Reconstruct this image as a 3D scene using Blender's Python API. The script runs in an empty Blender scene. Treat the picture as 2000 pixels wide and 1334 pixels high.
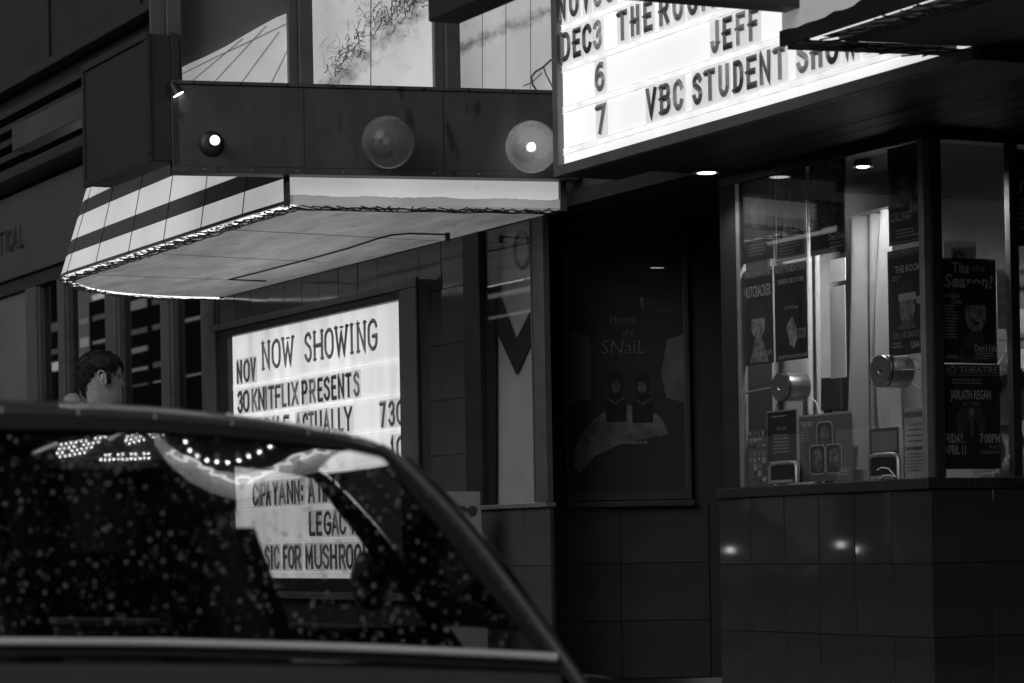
import bpy, math, random
from mathutils import Vector, Matrix
random.seed(7)
V = Vector
# ------------------------------------------------------------------ camera
FPX, ROLL, HOR, EYE = 5200.0, 0.018, 1069.0, 0.95      # focal length and horizon in photo pixels (2000 wide), metres
TH = math.atan2(2660.0, FPX)                            # view direction against the street
DF = V((-math.cos(TH), math.sin(TH), 0)); R0 = V((math.sin(TH), math.cos(TH), 0)); ZA = V((0, 0, 1))
RT = math.cos(ROLL)*R0 - math.sin(ROLL)*ZA; UP = math.sin(ROLL)*R0 + math.cos(ROLL)*ZA
CAM = V((0, 0, EYE))
sc = bpy.context.scene
col = sc.collection
cd = bpy.data.cameras.new('camera'); cam = bpy.data.objects.new('camera', cd); col.objects.link(cam)
cam.matrix_world = Matrix(((RT.x, UP.x, -DF.x, CAM.x), (RT.y, UP.y, -DF.y, CAM.y), (RT.z, UP.z, -DF.z, CAM.z), (0, 0, 0, 1)))
cd.sensor_width = 36.0; cd.lens = FPX/2000*36; cd.shift_y = (HOR-667)/2000
cd.clip_start = 0.05; cd.clip_end = 1000
cd.dof.use_dof = True; cd.dof.focus_distance = 14.5; cd.dof.aperture_fstop = 5.2
sc.camera = cam
# ------------------------------------------------------------------ dusk sky, weak sun, exposure
SUN_EL, SUN_ROT = math.radians(24.0), math.radians(155)
w = bpy.data.worlds.new('World'); sc.world = w; w.use_nodes = True
nt = w.node_tree; nt.nodes.clear()
sky = nt.nodes.new('ShaderNodeTexSky'); sky.sky_type = 'NISHITA'; sky.sun_disc = False
sky.sun_elevation = SUN_EL; sky.sun_rotation = SUN_ROT; sky.dust_density = 2.0
bw = nt.nodes.new('ShaderNodeRGBToBW'); bg = nt.nodes.new('ShaderNodeBackground'); wo = nt.nodes.new('ShaderNodeOutputWorld')
nt.links.new(sky.outputs[0], bw.inputs[0]); nt.links.new(bw.outputs[0], bg.inputs[0]); nt.links.new(bg.outputs[0], wo.inputs[0])
bg.inputs[1].default_value = 0.05
sd = bpy.data.lights.new('sun', 'SUN'); sd.energy = 0.72; sd.angle = math.radians(40); sd.color = (1, 1, 1)
so = bpy.data.objects.new('sun', sd); col.objects.link(so); so.rotation_euler = (math.radians(66), 0, math.radians(25)); so.location = (0, -20, 20)
vs = sc.view_settings; sc.display_settings.display_device = 'sRGB'
vs.view_transform = 'Standard'; vs.look = 'None'; vs.exposure = 0.0; vs.gamma = 1.0; vs.use_curve_mapping = False
sc.render.engine = 'CYCLES'
cy = sc.cycles
cy.max_bounces = 10; cy.transparent_max_bounces = 24; cy.transmission_bounces = 8; cy.glossy_bounces = 5; cy.diffuse_bounces = 4
cy.sample_clamp_indirect = 4.0; cy.caustics_reflective = False; cy.caustics_refractive = False; cy.use_denoising = True
cy.blur_glossy = 0.3

# ------------------------------------------------------------------ photo pixel -> point on a real plane
def ray(x, y): return DF + RT*((x-1000)/FPX) - UP*((y-HOR)/FPX)
def on(x, y, p, n):
    r = ray(x, y); return CAM + r*((V(p)-CAM).dot(n)/r.dot(n))
def onY(x, y, Y): return on(x, y, (0, Y, 0), V((0, 1, 0)))
def onX(x, y, X): return on(x, y, (X, 0, 0), V((1, 0, 0)))
def onZ(x, y, Z): return on(x, y, (0, 0, Z), ZA)
def onW(x, y, W): return CAM + ray(x, y)*W

# ------------------------------------------------------------------ materials (all neutral: the picture is black and white)
MATS = {}
def mat(name, base=0.2, rough=0.5, metal=0.0, var=0.25, scale=6.0, bump=0.0, bscale=60.0, emit=0.0, spec=0.5, coat=0.0, stretch=None, dark=None, dthr=0.62):
    """Grey principled surface with uneven tone, roughness and fine relief; dark = tone of scattered stains."""
    if name in MATS: return MATS[name]
    m = bpy.data.materials.new(name); m.use_nodes = True; n = m.node_tree.nodes; l = m.node_tree.links
    b = n['Principled BSDF']
    tc = n.new('ShaderNodeTexCoord'); mp = n.new('ShaderNodeMapping')
    if stretch: mp.inputs['Scale'].default_value = stretch
    l.new(tc.outputs['Object'], mp.inputs[0])
    no = n.new('ShaderNodeTexNoise'); no.inputs['Scale'].default_value = scale; no.inputs['Detail'].default_value = 6; no.inputs['Roughness'].default_value = 0.6
    l.new(mp.outputs[0], no.inputs['Vector'])
    cr = n.new('ShaderNodeMapRange'); cr.inputs[1].default_value = 0.3; cr.inputs[2].default_value = 0.7
    cr.inputs[3].default_value = base*(1-var); cr.inputs[4].default_value = base*(1+var)
    l.new(no.outputs[0], cr.inputs[0]); out = cr.outputs[0]
    if dark is not None:
        n2 = n.new('ShaderNodeTexNoise'); n2.inputs['Scale'].default_value = scale*1.7; n2.inputs['Detail'].default_value = 8
        l.new(mp.outputs[0], n2.inputs['Vector'])
        r2 = n.new('ShaderNodeMapRange'); r2.inputs[1].default_value = dthr; r2.inputs[2].default_value = dthr+0.05
        l.new(n2.outputs[0], r2.inputs[0])
        mx = n.new('ShaderNodeMix'); mx.inputs[3].default_value = dark
        l.new(r2.outputs[0], mx.inputs[0]); l.new(out, mx.inputs[2]); out = mx.outputs[0]
    cb = n.new('ShaderNodeCombineColor')
    for i in range(3): l.new(out, cb.inputs[i])
    l.new(cb.outputs[0], b.inputs['Base Color'])
    rr = n.new('ShaderNodeMapRange'); rr.inputs[3].default_value = max(0.02, rough*0.8); rr.inputs[4].default_value = min(1, rough*1.25)
    l.new(no.outputs[0], rr.inputs[0]); l.new(rr.outputs[0], b.inputs['Roughness'])
    b.inputs['Metallic'].default_value = metal; b.inputs['Specular IOR Level'].default_value = spec; b.inputs['Coat Weight'].default_value = coat
    if emit:
        l.new(cb.outputs[0], b.inputs['Emission Color']); b.inputs['Emission Strength'].default_value = emit/max(base, 1e-3)
    if bump:
        n3 = n.new('ShaderNodeTexNoise'); n3.inputs['Scale'].default_value = bscale; n3.inputs['Detail'].default_value = 4
        l.new(mp.outputs[0], n3.inputs['Vector'])
        bp = n.new('ShaderNodeBump'); bp.inputs['Strength'].default_value = bump; bp.inputs['Distance'].default_value = 0.01
        l.new(n3.outputs[0], bp.inputs['Height']); l.new(bp.outputs[0], b.inputs['Normal'])
    MATS[name] = m; return m
def glass(name, ior=1.5, tint=0.9, rough=0.02, dirt=0.0, detail=8):
    if name in MATS: return MATS[name]
    m = bpy.data.materials.new(name); m.use_nodes = True; n = m.node_tree.nodes; l = m.node_tree.links; n.clear()
    o = n.new('ShaderNodeOutputMaterial'); t = n.new('ShaderNodeBsdfTransparent'); g = n.new('ShaderNodeBsdfGlossy'); mx = n.new('ShaderNodeMixShader'); fr = n.new('ShaderNodeFresnel')
    t.inputs[0].default_value = (tint, tint, tint, 1); g.inputs['Roughness'].default_value = rough
    ge = n.new('ShaderNodeNewGeometry'); mr = n.new('ShaderNodeMapRange'); mr.inputs[3].default_value = ior; mr.inputs[4].default_value = 1/ior   # rays are not bent, so both faces reflect alike
    l.new(ge.outputs['Backfacing'], mr.inputs[0]); l.new(mr.outputs[0], fr.inputs[0])
    l.new(fr.outputs[0], mx.inputs[0]); l.new(t.outputs[0], mx.inputs[1]); l.new(g.outputs[0], mx.inputs[2]); out = mx.outputs[0]
    if dirt:
        no = n.new('ShaderNodeTexNoise'); no.inputs['Scale'].default_value = 5; no.inputs['Detail'].default_value = detail
        tc = n.new('ShaderNodeTexCoord'); l.new(tc.outputs['Object'], no.inputs['Vector'])
        r = n.new('ShaderNodeMapRange'); r.inputs[1].default_value = 0.25; r.inputs[2].default_value = 0.8; r.inputs[3].default_value = dirt*0.4; r.inputs[4].default_value = dirt
        l.new(no.outputs[0], r.inputs[0]); d0 = n.new('ShaderNodeBsdfDiffuse'); d0.inputs[0].default_value = (0.5, 0.5, 0.5, 1); d1 = n.new('ShaderNodeBsdfTranslucent'); d1.inputs[0].default_value = (0.6, 0.6, 0.6, 1); d = n.new('ShaderNodeMixShader'); l.new(d0.outputs[0], d.inputs[1]); l.new(d1.outputs[0], d.inputs[2])
        m2 = n.new('ShaderNodeMixShader'); l.new(r.outputs[0], m2.inputs[0]); l.new(out, m2.inputs[1]); l.new(d.outputs[0], m2.inputs[2]); out = m2.outputs[0]
    l.new(out, o.inputs[0]); MATS[name] = m; return m
def glow(name, e, base=0.8):
    if name in MATS: return MATS[name]
    m = bpy.data.materials.new(name); m.use_nodes = True; b = m.node_tree.nodes['Principled BSDF']
    b.inputs['Base Color'].default_value = (base, base, base, 1); b.inputs['Emission Color'].default_value = (1, 1, 1, 1); b.inputs['Emission Strength'].default_value = e
    MATS[name] = m; return m
def lightbox(name, e, var=0.12, sx=1.0, sz=1.0, scale=3.0, grime=0.25):
    """Translucent sign face lit from behind, with grime on the plastic."""
    if name in MATS: return MATS[name]
    m = bpy.data.materials.new(name); m.use_nodes = True; n = m.node_tree.nodes; l = m.node_tree.links; b = n['Principled BSDF']
    tc = n.new('ShaderNodeTexCoord'); mp = n.new('ShaderNodeMapping'); mp.inputs['Scale'].default_value = (sx, 1, sz); l.new(tc.outputs['Object'], mp.inputs[0])
    no = n.new('ShaderNodeTexNoise'); no.inputs['Scale'].default_value = scale; no.inputs['Detail'].default_value = 3; l.new(mp.outputs[0], no.inputs['Vector'])
    r = n.new('ShaderNodeMapRange'); r.inputs[1].default_value = 0.3; r.inputs[2].default_value = 0.7; r.inputs[3].default_value = e*(1-var); r.inputs[4].default_value = e*(1+var); l.new(no.outputs[0], r.inputs[0])
    n2 = n.new('ShaderNodeTexNoise'); n2.inputs['Scale'].default_value = 14; n2.inputs['Detail'].default_value = 9; n2.inputs['Roughness'].default_value = 0.75; l.new(tc.outputs['Object'], n2.inputs['Vector'])
    r2 = n.new('ShaderNodeMapRange'); r2.inputs[1].default_value = 0.55; r2.inputs[2].default_value = 0.8; r2.inputs[3].default_value = 1; r2.inputs[4].default_value = 1-grime; l.new(n2.outputs[0], r2.inputs[0])
    mu = n.new('ShaderNodeMath'); mu.operation = 'MULTIPLY'; l.new(r.outputs[0], mu.inputs[0]); l.new(r2.outputs[0], mu.inputs[1])
    b.inputs['Base Color'].default_value = (0.7, 0.7, 0.7, 1); b.inputs['Roughness'].default_value = 0.3
    b.inputs['Emission Color'].default_value = (1, 1, 1, 1); l.new(mu.outputs[0], b.inputs['Emission Strength'])
    MATS[name] = m; return m

# ------------------------------------------------------------------ mesh building
def wloc(o):
    p = V((0, 0, 0))
    while o is not None: p = p + o.location; o = o.parent
    return p
def tag(o, label=None, cat=None, group=None, kind=None):
    if label: o['label'] = label
    if cat: o['category'] = cat
    if group: o['group'] = group
    if kind: o['kind'] = kind
    return o
def thing(name, loc, label, cat, group=None):
    o = bpy.data.objects.new(name, None); o.empty_display_size = 0.1; o.location = loc; col.objects.link(o); return tag(o, label, cat, group)
class MB:
    def __init__(s): s.v = []; s.f = []; s.m = []
    def add(s, vs, fs, mi=0):
        k = len(s.v); s.v += [V(p) for p in vs]; s.f += [tuple(i+k for i in f) for f in fs]; s.m += [mi]*len(fs); return s
    def box(s, c, size, ax=None, mi=0):
        c = V(c); x, y, z = ax if ax else (V((1, 0, 0)), V((0, 1, 0)), ZA)
        h = [q/2 for q in size]
        vs = [c + x*(h[0]*a) + y*(h[1]*b) + z*(h[2]*d) for a in (-1, 1) for b in (-1, 1) for d in (-1, 1)]
        return s.add(vs, [(0, 1, 3, 2), (4, 6, 7, 5), (0, 4, 5, 1), (2, 3, 7, 6), (0, 2, 6, 4), (1, 5, 7, 3)], mi)
    def bb(s, x0, x1, y0, y1, z0, z1, mi=0): return s.box(((x0+x1)/2, (y0+y1)/2, (z0+z1)/2), (abs(x1-x0), abs(y1-y0), abs(z1-z0)), None, mi)
    def poly(s, pts, ext, mi=0):                       # polygon extruded along ext
        n = len(pts); pts = [V(p) for p in pts]; e = V(ext); vs = pts + [p+e for p in pts]
        fs = [tuple(range(n)), tuple(range(2*n-1, n-1, -1))] + [(i, (i+1) % n, n+(i+1) % n, n+i) for i in range(n)]
        return s.add(vs, fs, mi)
    def strip(s, A, B, ext, mi=0):                     # band between two polylines, extruded
        for i in range(len(A)-1): s.poly([A[i], A[i+1], B[i+1], B[i]], ext, mi)
        return s
    def loft(s, rings, closed=True, caps=True, mi=0):
        n = len(rings[0]); k = len(s.v); vs = [p for r in rings for p in r]; fs = []
        for i in range(len(rings)-1):
            for j in range(n if closed else n-1):
                a, b = i*n+j, i*n+(j+1) % n; fs.append((a, b, b+n, a+n))
        if caps and closed: fs += [tuple(range(n-1, -1, -1)), tuple(range((len(rings)-1)*n, len(rings)*n))]
        return s.add(vs, fs, mi)
    def tube(s, pts, r, n=8, mi=0, caps=True):
        pts = [V(p) for p in pts]; rings = []; prev = None
        for i, p in enumerate(pts):
            t = (pts[min(i+1, len(pts)-1)] - pts[max(i-1, 0)]).normalized()
            if prev is None: a = t.orthogonal().normalized()
            else: a = (prev - t*prev.dot(t)).normalized()
            prev = a; b = t.cross(a); rr = r[i] if isinstance(r, (list, tuple)) else r
            rings.append([p + a*(rr*math.cos(q*2*math.pi/n)) + b*(rr*math.sin(q*2*math.pi/n)) for q in range(n)])
        return s.loft(rings, True, caps, mi)
    def lathe(s, c, axis, prof, n=24, mi=0):           # prof: (distance along axis, radius)
        c = V(c); t = V(axis).normalized(); a = t.orthogonal().normalized(); b = t.cross(a)
        rings = [[c + t*d + a*(r*math.cos(q*2*math.pi/n)) + b*(r*math.sin(q*2*math.pi/n)) for q in range(n)] for d, r in prof]
        return s.loft(rings, True, True, mi)
    def sphere(s, c, r, n=20, m=12, ax=(1, 1, 1), mi=0):
        c = V(c); rings = []
        for i in range(m+1):
            p = math.pi*(0.02+0.96*i/m); rings.append([c + V((r*ax[0]*math.sin(p)*math.cos(q*2*math.pi/n), r*ax[1]*math.sin(p)*math.sin(q*2*math.pi/n), r*ax[2]*math.cos(p))) for q in range(n)])
        return s.loft(rings, True, True, mi)
    def build(s, name, mats, parent=None, smooth=False, bevel=0.0, kind=None, origin=None):
        o0 = wloc(parent) if parent else V(origin) if origin is not None else None
        if o0 is None:
            lo = [min(p[i] for p in s.v) for i in range(3)]; hi = [max(p[i] for p in s.v) for i in range(3)]
            o0 = V(((lo[0]+hi[0])/2, (lo[1]+hi[1])/2, lo[2]))
        me = bpy.data.meshes.new(name); me.from_pydata([p-o0 for p in s.v], [], s.f)
        for m in (mats if isinstance(mats, (list, tuple)) else [mats]): me.materials.append(m)
        for i, p in enumerate(me.polygons): p.material_index = s.m[i]; p.use_smooth = smooth
        import bmesh
        bm = bmesh.new(); bm.from_mesh(me); bmesh.ops.recalc_face_normals(bm, faces=bm.faces); bm.to_mesh(me); bm.free()
        if smooth:
            try: me.set_sharp_from_angle(angle=math.radians(40))
            except Exception: pass
        o = bpy.data.objects.new(name, me); col.objects.link(o)
        if parent: o.parent = parent
        else: o.location = o0
        if bevel:
            bv = o.modifiers.new('edge', 'BEVEL'); bv.width = bevel; bv.segments = 2; bv.limit_method = 'ANGLE'
        if kind: o['kind'] = kind
        return o
def part(name, mb, m, parent, **k): return mb.build(name, m, parent, **k)

TEXTS = {}
def text_geo(s, shear=0.0, bold=0.0):
    """Flat outline of a line of print in the built-in face: (verts, faces, width), cap height 1."""
    key = (s, shear, bold)
    if key not in TEXTS:
        cu = bpy.data.curves.new('print', 'FONT'); cu.body = s; cu.shear = shear; cu.offset = bold; cu.resolution_u = 2; cu.size = 1.0
        o = bpy.data.objects.new('print', cu); col.objects.link(o)
        bpy.context.view_layer.update()
        me = bpy.data.meshes.new_from_object(o.evaluated_get(bpy.context.evaluated_depsgraph_get()))
        vs = [v.co.copy() for v in me.vertices]; fs = [tuple(p.vertices) for p in me.polygons]
        bpy.data.objects.remove(o); bpy.data.curves.remove(cu); bpy.data.meshes.remove(me)
        if vs:
            x0 = min(v.x for v in vs); x1 = max(v.x for v in vs)
            vs = [V(((v.x-x0)/0.73, v.y/0.73, 0)) for v in vs]; wd = (x1-x0)/0.73
        else: wd = 1
        TEXTS[key] = (vs, fs, wd)
    return TEXTS[key]
def put_text(mb, s, org, ex, ez, h, width=None, shear=0.0, bold=0.0, mi=0, center=False):
    vs, fs, wd = text_geo(s, shear, bold)
    sx = width/wd if width else h
    if center: org = org - ex*(wd*sx/2)
    mb.add([org + ex*(v.x*sx) + ez*(v.y*h) for v in vs], fs, mi)

# ---- marquee letters: bevelled plastic strokes
def arc(cx, cy, rx, ry, a0, a1, n=9): return [(cx+rx*math.cos(math.radians(a0+(a1-a0)*i/n)), cy+ry*math.sin(math.radians(a0+(a1-a0)*i/n))) for i in range(n+1)]
GL = {
 'A': [[(0, 0), (.5, 1), (1, 0)], [(.2, .33), (.8, .33)]],
 'B': [[(0, 0), (0, 1)], [(0, 1)]+arc(.55, .77, .4, .23, 90, -90)+[(0, .54)], [(0, .54)]+arc(.55, .27, .45, .27, 90, -90)+[(0, 0)]],
 'C': [arc(.5, .68, .5, .32, 20, 180)+arc(.5, .32, .5, .32, 180, 340)],
 'D': [[(0, 0), (0, 1)]+arc(.4, .6, .6, .4, 90, 0)+arc(.4, .4, .6, .4, 0, -90)+[(0, 0)]],
 'E': [[(1, 1), (0, 1), (0, 0), (1, 0)], [(0, .52), (.8, .52)]],
 'F': [[(1, 1), (0, 1), (0, 0)], [(0, .52), (.8, .52)]],
 'G': [arc(.5, .68, .5, .32, 20, 180)+arc(.5, .32, .5, .32, 180, 360)+[(1, .45), (.6, .45)]],
 'H': [[(0, 0), (0, 1)], [(1, 0), (1, 1)], [(0, .5), (1, .5)]],
 'I': [[(.5, 0), (.5, 1)]],
 'J': [[(.9, 1), (.9, .3)]+arc(.45, .3, .45, .3, 0, -170)],
 'K': [[(0, 0), (0, 1)], [(1, 1), (.05, .42)], [(.3, .6), (1, 0)]],
 'L': [[(0, 1), (0, 0), (1, 0)]],
 'M': [[(0, 0), (0, 1), (.5, .25), (1, 1), (1, 0)]],
 'N': [[(0, 0), (0, 1), (1, 0), (1, 1)]],
 'O': [arc(.5, .65, .5, .35, 0, 180)+arc(.5, .35, .5, .35, 180, 360)+[(1, .65)]],
 'P': [[(0, 0), (0, 1)], [(0, 1)]+arc(.55, .74, .45, .26, 90, -90)+[(0, .48)]],
 'R': [[(0, 0), (0, 1)], [(0, 1)]+arc(.55, .74, .45, .26, 90, -90)+[(0, .48)], [(.45, .48), (1, 0)]],
 'S': [arc(.5, .76, .46, .24, 20, 200, 8)+arc(.5, .26, .5, .26, 70, -160, 10)],
 'T': [[(0, 1), (1, 1)], [(.5, 1), (.5, 0)]],
 'U': [[(0, 1), (0, .3)]+arc(.5, .3, .5, .3, 180, 360)+[(1, 1)]],
 'V': [[(0, 1), (.5, 0), (1, 1)]],
 'W': [[(0, 1), (.25, 0), (.5, .8), (.75, 0), (1, 1)]],
 'X': [[(0, 0), (1, 1)], [(0, 1), (1, 0)]],
 'Y': [[(0, 1), (.5, .5), (1, 1)], [(.5, .5), (.5, 0)]],
 '0': [arc(.5, .65, .5, .35, 0, 180)+arc(.5, .35, .5, .35, 180, 360)+[(1, .65)]],
 '1': [[(.2, .8), (.5, 1), (.5, 0)]],
 '3': [arc(.5, .76, .45, .24, 150, -80, 9)+arc(.5, .27, .5, .27, 80, -155, 10)],
 '6': [[(.85, .95)]+arc(.6, .4, .6, .58, 95, 180, 6)+arc(.5, .3, .5, .3, 180, 540, 14)],
 '7': [[(0, 1), (1, 1), (.35, 0)]],
 ':': [[(.5, .12), (.5, .22)], [(.5, .62), (.5, .72)]],
}
SERIF = {'N': [(0, 0), (0, 1), (1, 1)], 'W': [(0, 1), (.5, 1), (1, 1)], 'H': [(0, 0), (0, 1), (1, 0), (1, 1)], 'I': [(.5, 0), (.5, 1)]}
def letter(parent, ch, x0, x1, zb, h, Y, m, clear, sw=None, serif=False, tile=True):
    """One plastic letter between world X x0..x1 standing on z = zb, face at plane Y (towards the street is -Y)."""
    mb = MB(); sw = sw or h*0.17; wd = (x1-x0)-sw; hh = h-sw; dp = sw*0.4
    def P(u, v, dy): return V((x0+sw/2+u*wd, Y-dy, zb+sw/2+v*hh))
    for pl in GL[ch]:
        q = [((a*wd), (b*hh)) for a, b in pl]; n = len(q); L = []; Rr = []; Md = []
        for i in range(n):
            d0 = V((q[i][0]-q[i-1][0], q[i][1]-q[i-1][1])).normalized() if i else None
            d1 = V((q[i+1][0]-q[i][0], q[i+1][1]-q[i][1])).normalized() if i < n-1 else None
            if d0 is None: d0 = d1
            if d1 is None: d1 = d0
            n0 = V((-d0.y, d0.x)); n1 = V((-d1.y, d1.x)); b = n0+n1
            if b.length < 0.3: b = n0.copy(); s = 1
            else: b.normalize(); s = min(1/max(b.dot(n0), 0.35), 2.0)
            ex = V((0, 0))
            if i == 0: ex = -d1*(sw*0.45)
            if i == n-1: ex = d0*(sw*0.45)
            c = V(q[i])+ex
            base = V((x0+sw/2, Y, zb+sw/2))
            for lst, off, dy in ((L, sw/2, 0.001), (Rr, -sw/2, 0.001), (Md, 0, dp)):
                p = c + b*(off*s); lst.append(base + V((p.x, -dy, p.y)))
        vs = L+Md+Rr; fs = []
        for i in range(n-1): fs += [(i, i+1, n+i+1, n+i), (n+i, n+i+1, 2*n+i+1, 2*n+i)]
        fs += [(0, n, 2*n), (n-1, 3*n-1, 2*n-1)]
        mb.add(vs, fs, 0)
    if serif:
        for u, v in SERIF.get(ch, []):
            c = P(u, v, 0.002); mb.box(c, (sw*2.0, 0.004, sw*0.42), None, 0)
    if tile:
        g = sw*0.35; mb.bb(x0-g, x1+g, Y+0.002, Y+0.004, zb-g*1.2, zb+h+g*1.2, 1)
    return mb.build('letter', [m, clear], parent)

# ------------------------------------------------------------------ common materials
M_tile = mat('dark_glazed_tile', 0.075, 0.09, var=0.2, scale=2.5, bump=0.008, bscale=6)
M_tile2 = mat('black_glazed_tile', 0.032, 0.3, var=0.3, scale=2.5, bump=0.02, bscale=12)
M_grout = mat('tile_joint', 0.02, 0.9)
M_dark = mat('black_painted_metal', 0.02, 0.45, var=0.3, bump=0.05)
M_beam = mat('grey_painted_sheet_metal', 0.066, 0.45, var=0.34, scale=2.6, bump=0.10, bscale=18, stretch=(1.6, 1.6, 0.7), dark=0.03, dthr=0.62)
M_white = mat('weathered_white_panel', 0.62, 0.32, var=0.10, scale=1.6, dark=0.3, dthr=0.68)
M_lit = lightbox('backlit_white_panel', 0.36, 0.14, 1, 1, 1.3, 0.35)
M_lit2 = lightbox('backlit_side_board', 0.40, 0.16, 1, 1, 1.6, 0.3)
M_stripe = mat('grey_stripe_paint', 0.085, 0.4, var=0.15, scale=3)
M_metal = mat('brushed_metal', 0.55, 0.3, metal=1.0, var=0.12, scale=30)
M_alu = mat('aluminium_frame', 0.30, 0.4, metal=0.6, var=0.15, scale=14)
M_black = mat('black_plaster', 0.008, 0.7, var=0.4, scale=3, bump=0.1)
M_stucco = mat('dark_stucco', 0.04, 0.85, var=0.25, scale=4, bump=0.25, bscale=90)
M_wire = mat('rusty_wire', 0.03, 0.7)
M_neon = glow('neon_tube_glow', 1.5)
M_bulb = glow('bulb_glow', 1.2)
M_down = glow('downlight_glow', 4.0)
G_win = glass('window_glass', 1.5, 0.88, 0.01, 0.02)
G_clear = glass('clear_plastic', 1.35, 0.93, 0.15)
# ================================================================== THE SETTING
F, ZS, SW = 7.15, 2.854, 0.15                            # facade plane, soffit height, pavement height
m_road = mat('wet_asphalt', 0.035, 0.35, var=0.4, scale=3, bump=0.35, bscale=120)
m_pave = mat('concrete_paving', 0.16, 0.6, var=0.25, scale=2, bump=0.15, bscale=70)
tag(MB().add([(-160, -160, 0), (160, -160, 0), (160, 160, 0), (-160, 160, 0)], [(0, 1, 2, 3)]).build('road', m_road), kind='structure')
pv = MB().bb(-60, 40, 4.25, 7.3, 0.004, SW).build('pavement', m_pave, bevel=0.01); tag(pv, kind='structure')
MB().bb(-60, 40, 4.05, 4.246, 0.004, SW+0.004).build('kerb', mat('kerb_stone', 0.22, 0.7, bump=0.2), pv, bevel=0.015)
tag(MB().bb(-60, 40, -13, -9.3, 0.004, SW).build('pavement', m_pave, bevel=0.01), kind='structure')

# ------------------------------------------------------------------ shared tile pieces
TILE = {}
def tile_mesh(wd, h, m):
    k = (round(wd, 3), round(h, 3), m.name)
    if k not in TILE:
        g, t = 0.0018, 0.012; a, b = wd/2-0.0013, h/2-0.0013; c, d = a-g, b-g
        vs = [(-a, 0, -b), (a, 0, -b), (a, 0, b), (-a, 0, b), (-a, -t+g, -b), (a, -t+g, -b), (a, -t+g, b), (-a, -t+g, b), (-c, -t, -d), (c, -t, -d), (c, -t, d), (-c, -t, d)]
        fs = [(8, 9, 10, 11)]
        for i in range(4):
            j = (i+1) % 4; fs += [(i, j, 4+j, 4+i), (4+i, 4+j, 8+j, 8+i)]
        me = bpy.data.meshes.new('tile'); me.from_pydata(vs, [], fs); me.materials.append(m); TILE[k] = me
    return TILE[k]
def tiles(parent, org, ang, c0, c1, rows, m, pw, skip=None):
    """Rows of tiles on a vertical face: org = left foot of the face, ang = its heading, columns of width pw."""
    ex = V((math.cos(ang), math.sin(ang), 0)); p0 = wloc(parent); rnd = random.Random(3)
    for c in range(c0, c1):
        for z0, z1 in rows:
            p = V(org) + ex*((c+0.5)*pw); p.z = (z0+z1)/2
            if skip and skip(p): continue
            o = bpy.data.objects.new('tile', tile_mesh(pw, z1-z0, m)); col.objects.link(o); o.parent = parent; o.location = p-p0
            o.rotation_euler = (rnd.gauss(0, 0.006), 0, ang + rnd.gauss(0, 0.006))
ROWS = [(0.155+0.343*k, 0.155+0.343*(k+1)) for k in range(8)]; ROWS[7] = (ROWS[7][0], 2.85)
ROWS[7] = (2.556, 2.85)

# ------------------------------------------------------------------ the cinema building
TB = thing('cinema_building', (-13.5, 7.6, SW), 'dark tiled cinema front with a recessed entrance under the canopies', 'building')
bw_ = part('tiled_wall', MB().bb(-18.74, -14.56, F+0.012, F+0.45, SW, ZS-0.004), M_grout, TB)
tiles(bw_, (-18.716, F+0.012, 0), 0, 0, 13, ROWS, M_tile, 0.32, lambda p: -18.5 < p.x < -15.3 and p.z < 2.45)
part('upper_wall', MB().bb(-18.74, 4, F+0.03, F+0.45, ZS+0.1, 9.5), M_stucco, TB)
ba = part('window_base', MB().bb(-14.55, -13.5, F+0.012, F+0.03, SW, 1.175), M_grout, TB)
tiles(ba, (-14.49, F+0.012, 0), 0, 0, 3, ROWS[:3], M_tile, 0.33)
part('window_ledge', MB().bb(-14.36, -13.49, F-0.03, F+0.04, 1.178, 1.205), M_alu, TB, bevel=0.004)
# display window: dark left jamb, aluminium right jamb, pane
dw = part('display_window', MB().bb(-14.555, -14.335, F-0.01, F+0.09, 1.21, ZS-0.003), M_dark, TB, bevel=0.004)
part('jamb', MB().bb(-13.64, -13.5, F-0.012, F+0.03, 1.208, ZS-0.003).bb(-13.655, -13.642, F-0.018, F+0.03, 1.208, ZS-0.003), mat('grey_jamb_metal', 0.12, 0.4, metal=0.3, var=0.2, scale=9), dw, bevel=0.003)
part('pane', MB().bb(-14.333, -13.657, F+0.02, F+0.026, 1.208, ZS-0.003), G_win, dw)
part('window_back', MB().bb(-14.5, -13.63, F+0.078, F+0.088, 1.21, ZS-0.003), M_black, TB)
# recessed entrance: angled wall carrying the film poster, back wall, boarded ceiling
PW = 15.9
pa, pb = onW(1040, 1150, PW), onW(1386, 1150, PW); ang = math.atan2(pb.y-pa.y, pb.x-pa.x); ln = (pb-pa).length
nrm = V((math.sin(ang), -math.cos(ang), 0)); exq = V((math.cos(ang), math.sin(ang), 0))
pw_ = part('angled_wall', MB().poly([V((pa.x, pa.y, SW)), V((pb.x, pb.y, SW)), V((pb.x, pb.y, ZS-0.003)), V((pa.x, pa.y, ZS-0.003))], -nrm*0.3), M_black, TB)
tiles(pw_, (pa.x, pa.y, 0), ang, 0, 2, ROWS[:3], M_tile2, ln/2)
part('entrance_side_wall', MB().poly([V((pb.x, pb.y, SW)), V((pb.x+exq.x*0.5, pb.y+exq.y*0.5, SW)), V((pb.x+exq.x*0.5, pb.y+exq.y*0.5, ZS-0.003)), V((pb.x, pb.y, ZS-0.003))], -nrm*0.2), M_black, TB)
part('entrance_back_wall', MB().bb(-15.2, -4, 10.2, 10.3, SW, ZS-0.003), M_black, TB)
ce = part('entrance_ceiling', MB().bb(-11.74, -4, 6.34, 7.15, ZS+0.012, ZS+0.09).bb(-14.5, -4, 7.151, 10.3, ZS+0.012, ZS+0.09), M_black, TB)
m_board = mat('black_ceiling_board', 0.011, 0.5, var=0.3, stretch=(0.3, 6, 6))
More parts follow.
